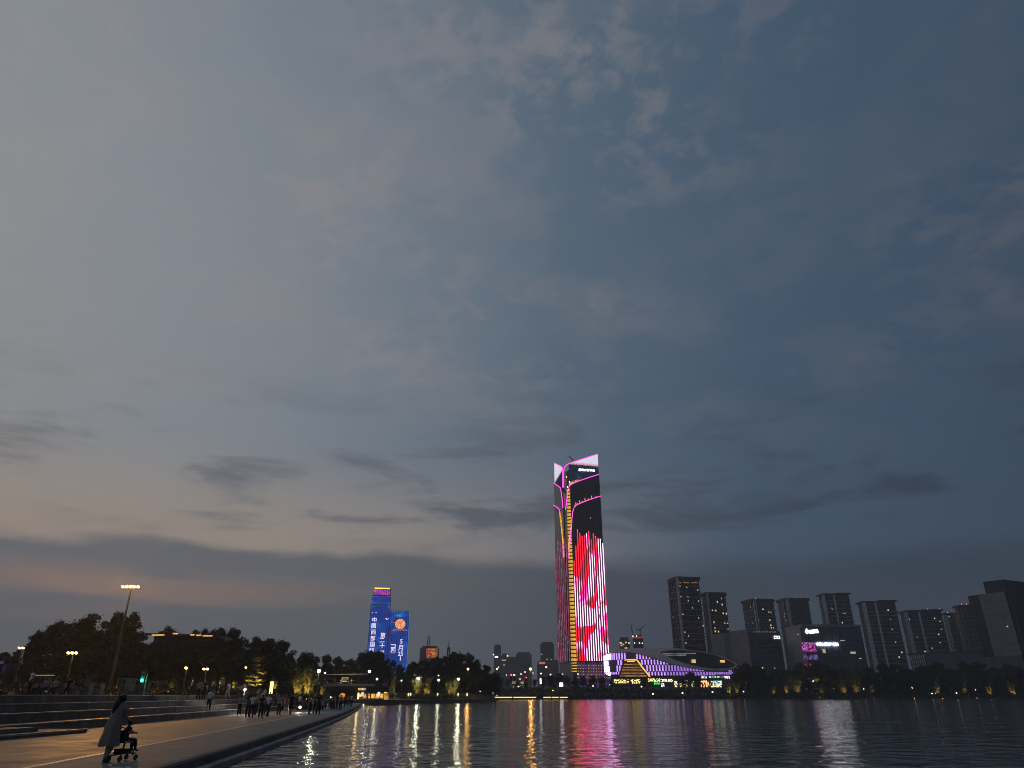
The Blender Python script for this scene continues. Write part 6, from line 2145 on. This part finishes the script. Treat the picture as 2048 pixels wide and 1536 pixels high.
def person(label, loc, rz, pose='stand', top='white', bottom='dark', long_hair=False, scale=1.0, skirt=None, group=GPR):
    r = thing('person', label, 'person', loc, rz, group)
    r.scale = (scale,) * 3
    o_ = link_mesh('body', BODIES[pose], r)
    for i, m_ in ((1, CLOTH[top]), (2, CLOTH[bottom])):
        o_.material_slots[i].link = 'OBJECT'
        o_.material_slots[i].material = m_
    hz = -0.02 if pose != 'sit' else -0.42
    hy = {'sit': 0.045, 'walk': 0.02, 'walk_shorts': 0.02}.get(pose, -0.012)
    link_mesh('hair', hair_long if long_hair else hair_short, r, (0, hy, hz))
    if skirt:
        sk = link_mesh('skirt', skirt_mesh, r)
        sk.material_slots[0].link = 'OBJECT'
        sk.material_slots[0].material = CLOTH[skirt]
    return r


def at_feet(px, py):
    return G(px, py, 0.6)


PI = math.pi
walkers = [
    ((477, 1431), -0.2, 'phone', 'grey', 'black', False, None, 'person in pale top and dark trousers, leftmost of the walking group'),
    ((494, 1435.5), 0.3, 'walk', 'dark', 'black', False, None, 'person in dark clothes partly behind the broad white shirt'),
    ((501, 1436), 0.0, 'hips', 'white', 'black', False, None, 'person in loose white shirt with hand on hip, back to the camera'),
    ((510, 1431), 0.1, 'walk', 'tan', 'dark', False, None, 'person in tan top between the white shirt and the dark t-shirt'),
    ((520, 1436), 0.0, 'stand', 'dark', 'black', False, None, 'person in dark t-shirt and dark trousers in the middle of the group'),
    ((528, 1431), -0.1, 'walk', 'tan', 'black', False, None, 'person in tan top just left of the bag-strap white shirt'),
    ((534, 1435), -0.3, 'walk', 'white', 'black', False, None, 'person in white shirt walking at the right end of the group'),
    ((556.5, 1430.5), 0.0, 'stand', 'grey', 'dark', False, None, 'person in dark grey clothes standing alone right of the group'),
    ((572, 1426), 0.2, 'stand_shorts', 'red', 'red', True, None, 'person in dull red top and shorts beside a dark shirt'),
    ((580, 1431), 0.0, 'walk_shorts', 'black', 'black', False, None, 'person in black shirt and shorts with bare legs'),
    ((618, 1429), -1.2, 'phone', 'blue', 'dark', True, 'dark', 'person in blue-grey top and long skirt looking down'),
    ((629, 1428), 0.2, 'stand', 'dark', 'black', True, 'black', 'person in dark long dress, left one of the close pair'),
    ((635.5, 1428.6), 0.0, 'hips', 'black', 'black', False, 'black', 'tall person in black long coat, right one of the close pair'),
    ((667, 1419), 0.4, 'stand', 'blue', 'dark', False, None, 'person in blue-grey top near the glowing bench'),
    ((673, 1419), -0.4, 'walk', 'dark', 'dark', False, None, 'person in dark clothes near the glowing bench'),
    ((680, 1413.5), 0.2, 'stand', 'white', 'dark', False, None, 'person in white top before the orange ball'),
    ((689, 1414.5), 0.0, 'walk', 'dark', 'black', False, None, 'person in black walking before the orange ball'),
    ((696, 1412.5), 0.5, 'stand', 'tan', 'dark', True, None, 'person in tan top near the quay end'),
    ((702, 1414), -0.3, 'stand', 'white', 'black', False, None, 'person in white top nearest the quay end'),
]
for (p, rz, pose, top, bot_, lh, sk, lb) in walkers:
    person(lb, at_feet(*p), rz, pose, top, bot_, lh, 1.0 + random.uniform(-0.04, 0.05), sk)


def tier_spot(px, Y):
    x = P(px, 1395, Y).x
    return Vector((x, Y, tier_z(x, Y)))


stairs = [(396, 68, 'stand', 'grey', 'dark', 0.3, 'person in grey top on the steps, left of two standing close'), (407, 69, 'stand', 'dark', 'black', -0.2, 'person in dark clothes on the steps, right of two standing close'),
          (420, 66, 'stand', 'white', 'black', 0.1, 'person in white t-shirt standing alone on the steps'), (455, 78, 'walk', 'white', 'grey', 1.2, 'person in white top stepping across the upper steps'),
          (440, 84, 'stand', 'grey', 'dark', 0.5, 'person in grey on the plaza behind the steps'), (380, 80, 'stand', 'white', 'dark', 2.0, 'person in white on the plaza edge under the sodium pair'), (422, 88, 'phone', 'white', 'dark', 2.6, 'person in white holding a phone under the sodium pair'), (426, 90, 'stand', 'dark', 'dark', 2.2, 'person in dark clothes under the sodium pair')]
for (px, Y, pose, top, bot_, rz, lb) in stairs:
    person(lb, tier_spot(px, Y), rz, pose, top, bot_, False, 1.0)
tops_ = ['dark', 'grey', 'tan', 'white', 'blue', 'red', 'black']
rs = random.Random(5)
# people gathered on the lower garden and seated on the steps further back
for k in range(40):
    px = 470 + k * 5.4 + rs.uniform(-2, 2)
    Y = 84 + rs.uniform(0, 20)
    x = P(px, 1395, Y).x
    z = tier_z(x, Y) if Y < 103 else 1.3
    seated = k % 3 != 0
    zz = z if not seated else z - 0.05
    person('%s person in %s in the crowd by the lit trees, %s from the left' % ('seated' if seated else 'standing', {'dark': 'dark clothes', 'grey': 'grey', 'tan': 'tan', 'white': 'white', 'blue': 'blue-grey', 'red': 'dull red', 'black': 'black'}[tops_[k % 7]], ordinal(k + 1)),
           (x, Y, zz), PI + rs.uniform(-0.6, 0.9) if seated else rs.uniform(0, 6), 'sit' if seated else rs.choice(['stand', 'phone', 'hips']), tops_[k % 7], rs.choice(['dark', 'black', 'grey']), k % 4 == 1, rs.uniform(0.94, 1.04), None, 'crowd by the lit trees')
# upper plaza, far left
p = P(55, 1390, 54)
person('person in white t-shirt standing on the upper plaza at the far left', (p.x, 54, 2.2), 2.6, 'hips', 'white', 'dark', False, 1.02)
for k, (px, top, lb) in enumerate(((76, 'dark', 'person in dark top seated left on the long bench'), (86, 'tan', 'person in tan top seated beside the standing man'), (106, 'grey', 'person in grey seated in the middle of the long bench'), (133, 'black', 'person in black seated at the right of the long bench'))):
    p = P(px, 1390, 55.6)
    person(lb, (p.x, 55.6, 2.16), PI + 0.3 * (k - 1.5), 'sit', top, 'dark', k == 1, 0.98)
# players on the roof deck
for k, (px, top) in enumerate(((668, 'dark'), (681, 'tan'), (694, 'dark'), (702, 'tan'))):
    q = cl_(px, 1370, CY + 3.5)
    person('person in %s on the roof deck above the cafe, %s from the left' % ({'dark': 'dark clothes', 'tan': 'orange-lit pale clothes'}[top], ordinal(k + 1)), (q[0] + ox_, CY + 3.5, cz0 + zd1), PI + 0.7 * (k - 1.5), ('stand', 'phone', 'hips', 'walk')[k], top, top, False, 1.05, None, 'people on the roof deck')
# people at the cafe terrace
for k in range(12):
    px = 690 + k * 20 + rs.uniform(-5, 5)
    Y = float(np.interp(px, [690, 940], [180, 238])) + rs.uniform(-4, 1)
    x = P(px, 1390, Y).x
    person('small distant figure in %s on the cafe terrace, %s from the left' % ({'dark': 'dark clothes', 'grey': 'grey', 'tan': 'tan', 'white': 'white', 'blue': 'blue-grey', 'red': 'dull red', 'black': 'black'}[tops_[(k * 2) % 7]], ordinal(k + 1)), (x, Y, 1.2), rs.uniform(0, 6), rs.choice(['stand', 'walk', 'phone']), tops_[(k * 2) % 7], 'dark', k % 3 == 0, 1.0, None, 'people on the cafe terrace')

# ---- the woman pushing a child along the quay
wp = G(212, 1524, 0.606)
wr_ = -0.36                                       # walks away from us, slightly to the right
wbody = person_body(hipL=(-.09, 0, .84), kneeL=(-.10, .10, .46), ankL=(-.10, .04, .075), hipR=(.09, 0, .84), kneeR=(.09, .02, .46), ankR=(.09, -.16, .09), elL=(-.21, .16, 1.06), wrL=(-.13, .40, .98), elR=(.21, .16, 1.06), wrR=(.13, .40, .98),
                    pelvis=(0, 0, .90), lean=0.12, fingers=True, shorts=True, s=0.975)
wom = thing('person', 'woman with long dark hair in a grey-beige dress pushing a child along the quay', 'person', wp, wr_)
bo = link_mesh('body', wbody, wom)
for i, m_ in ((1, CLOTH['beige']), (2, SKIN)):
    bo.material_slots[i].link = 'OBJECT'
    bo.material_slots[i].material = m_
# dress: lofted rings that follow the leaning body and flare to the hem
rings = [(0.37, 0.285, 0.235, -0.03), (0.50, 0.270, 0.22, -0.025), (0.72, 0.24, 0.19, -0.01), (0.92, 0.215, 0.165, 0.012), (1.08, 0.195, 0.148, 0.045), (1.24, 0.19, 0.135, 0.085), (1.33, 0.195, 0.12, 0.105), (1.385, 0.14, 0.09, 0.115), (1.41, 0.07, 0.06, 0.12)]
v, f = [], []
nn = 28
for i, (z, rx, ry, yo) in enumerate(rings):
    for k in range(nn):
        th = 2 * PI * k / nn
        fold = 1.0 + (0.10 * math.sin(th * 6 + 0.6) * max(0, (1.0 - z) / 0.6) + 0.03 * math.sin(th * 11 + z * 9))
        v.append((rx * fold * math.cos(th), yo + ry * fold * math.sin(th), z + 0.012 * math.sin(th * 5) * (i == 0)))
    if i:
        f += [((i - 1) * nn + k, (i - 1) * nn + (k + 1) % nn, i * nn + (k + 1) % nn, i * nn + k) for k in range(nn)]
f.append(tuple((len(rings) - 1) * nn + k for k in range(nn)))
MB().add(v, f).build('dress', CLOTH['beige'], wom, smooth=True)
mb = MB()
for sg in (-1, 1):
    mb.tube([(sg * 0.155, 0.10, 1.33), (sg * 0.19, 0.12, 1.22), (sg * 0.205, 0.145, 1.12)], [0.07, 0.072, 0.078], 12)
mb.build('sleeves', CLOTH['beige'], wom, smooth=True)
hr = MB().ball((0, 0.128, 1.515), 0.104, 14, 10, sx=0.92, sy=1.02, sz=1.0)
hr.tube([(0.0, 0.05, 1.56), (-0.015, 0.0, 1.46), (-0.03, -0.02, 1.32), (-0.04, -0.035, 1.17), (-0.04, -0.04, 1.08)], [0.07, 0.085, 0.08, 0.055, 0.015], 10)
hr.build('hair', HAIR, wom, smooth=True)
for sx, ay in ((-0.0975, 0.039), (0.088, -0.156)):
    MB().ball((sx, ay + 0.06, 0.04), 0.06, 10, 6, sx=0.7, sy=2.0, sz=0.62).build('shoe', SHOE, wom, smooth=True)
# the little wheeled seat
R3 = Matrix.Rotation(wr_, 3, 'Z')
sp_ = wp + R3 @ Vector((0.13, 0.36, 0))
st = thing('baby_stroller', 'small dark wheeled child seat on a post pushed by the woman', 'stroller', sp_, wr_)
st.scale = (0.86, 0.86, 0.86)
fm = M['dark_metal']
MB().tube([(0, -0.05, 0.20), (0, 0.0, 0.50)], 0.028, 8).build('post', fm, st)
MB().tube([(-0.21, -0.26, 0.16), (0, -0.05, 0.20), (0.21, -0.26, 0.16)], 0.022, 6).tube([(0, -0.05, 0.20), (0, 0.34, 0.22), (0, 0.40, 0.14)], 0.022, 6).tube([(-0.17, 0.32, 0.20), (0.17, 0.32, 0.20)], 0.02, 6).build('chassis', fm, st)
tyre = MB().tube([(0, 0.06 * math.cos(q * PI / 8), 0.06 * math.sin(q * PI / 8)) for q in range(17)], 0.022, 7, caps=False).mesh('tyre', mat('black_rubber', (0.015, 0.015, 0.015), 0.8), True)
rimm = MB().lathe([(0.045, -0.012), (0.045, 0.012)], 12).mesh('rim', mat('wheel_rim', (0.12, 0.12, 0.12), 0.5))
for (x, y) in ((-0.22, -0.28), (0.22, -0.28), (-0.19, 0.34), (0.19, 0.34)):
    wh = thing('wheel', '', None, (x, y, 0.085))
    wh.parent = st
    del_keys = [k_ for k_ in ('label', 'category') if k_ in wh]
    for k_ in del_keys:
        del wh[k_]
    link_mesh('tyre', tyre, wh)
    o_ = link_mesh('rim', rimm, wh)
    o_.rotation_euler = (0, PI / 2, 0)
MB().box(-0.16, 0.16, -0.16, 0.20, 0.50, 0.56).build('seat', mat('pale_seat_plastic', (0.35, 0.33, 0.30), 0.5), st)
MB().box(-0.16, 0.16, -0.20, -0.16, 0.50, 0.86).build('backrest', fm, st)
MB().box(-0.15, 0.15, -0.22, 0.16, 0.20, 0.34).build('basket', CLOTH['black'], st)
MB().box(-0.12, 0.12, 0.18, 0.30, 0.22, 0.26).build('footrest', mat('pale_plastic', (0.5, 0.5, 0.48), 0.5), st)
MB().tube([(-0.13, -0.20, 0.84), (-0.13, -0.26, 0.93), (0.13, -0.26, 0.93), (0.13, -0.20, 0.84)], 0.018, 6).build('handle', fm, st)
cbody = person_body(**dict(SIT, elL=(-.24, .10, .78), wrL=(-.20, .32, .74), elR=(.24, .10, .78), wrR=(.20, .34, .74)), s=0.60)
chd = thing('person', 'small child in dark clothes sitting in the wheeled seat', 'person', sp_ + R3 @ Vector((0.02, -0.03, 0.215)), wr_ - 0.25)
bo = link_mesh('body', cbody, chd)
for i, m_ in ((1, CLOTH['black']), (2, CLOTH['black'])):
    bo.material_slots[i].link = 'OBJECT'
    bo.material_slots[i].material = m_
link_mesh('hair', hair_short, chd, (0, 0.035, -0.235), scale=(0.6, 0.6, 0.765)) if False else MB().ball((0, 0.052, 0.70), 0.064, 12, 8).build('hair', HAIR, chd, smooth=True)

# ---- a few cars on the far road
def car(label, px, py, Y, rz, paint, tail):
    p = P(px, py, Y)
    r = thing('car', label, 'car', (p.x, p.y, bank_z(p.x, p.y) + 0.1), rz, 'cars on the far road')
    prof = [(-2.2, 0.35), (-2.25, 0.8), (-1.5, 0.95), (-0.9, 1.45), (0.7, 1.48), (1.5, 0.98), (2.2, 0.85), (2.25, 0.4)]
    MB().slab(prof, -0.85, 0.85).build('body', paint, r)
    MB().slab([(-1.3, 0.98), (-0.85, 1.38), (0.62, 1.40), (1.3, 1.0)], -0.87, 0.87).build('windows', M['dark_glass'], r)
    wm_ = MB().lathe([(0.33, -0.1), (0.33, 0.1)], 12).mesh('wheel', SHOE)
    for x in (-1.4, 1.4):
        for y in (-0.82, 0.82):
            o_ = link_mesh('wheel', wm_, r, (x, y, 0.33))
            o_.rotation_euler = (PI / 2, 0, 0)
    for y in (-0.6, 0.6):
        MB().box(2.2, 2.28, y - 0.18, y + 0.18, 0.58, 0.74).build('headlight', M['far_white'], r)
        MB().box(-2.30, -2.2, y - 0.18, y + 0.18, 0.68, 0.84).build('tail_light', M['red_lamp'], r)


for k, (px, py, rz, c_) in enumerate(((1040, 1379, -1.2, 'dark'), (1092, 1378, 2.0, 'grey'), (1140, 1377, -0.3, 'white'), (1180, 1378, 2.8, 'dark'))):
    car('%s car on the far road left of the mall, %s from the left' % ({'dark': 'dark', 'grey': 'grey', 'white': 'pale'}[c_], ordinal(k + 1)), px, py, shore_y(P(px, py, 430).x) + 66, rz, CLOTH[c_], True)

# ================================================================== air
hz = bpy.data.materials.new('thin_evening_haze')
hz.use_nodes = True
hz.node_tree.nodes.clear()
g = NT(hz.node_tree)
pv = g.node('ShaderNodeVolumePrincipled')
pv.inputs['Color'].default_value = (0.97, 0.98, 1.0, 1)
pv.inputs['Density'].default_value = HAZE
pv.inputs['Anisotropy'].default_value = 0.2
o = g.node('ShaderNodeOutputMaterial')
hz.node_tree.links.new(pv.outputs[0], o.inputs['Volume'])
hzo = MB().box(-2500, 1700, -80, 2600, -3, 236).build('haze', hz)
hzo['kind'] = 'stuff'
hzo['label'] = 'thin grey evening haze over the lake and city'
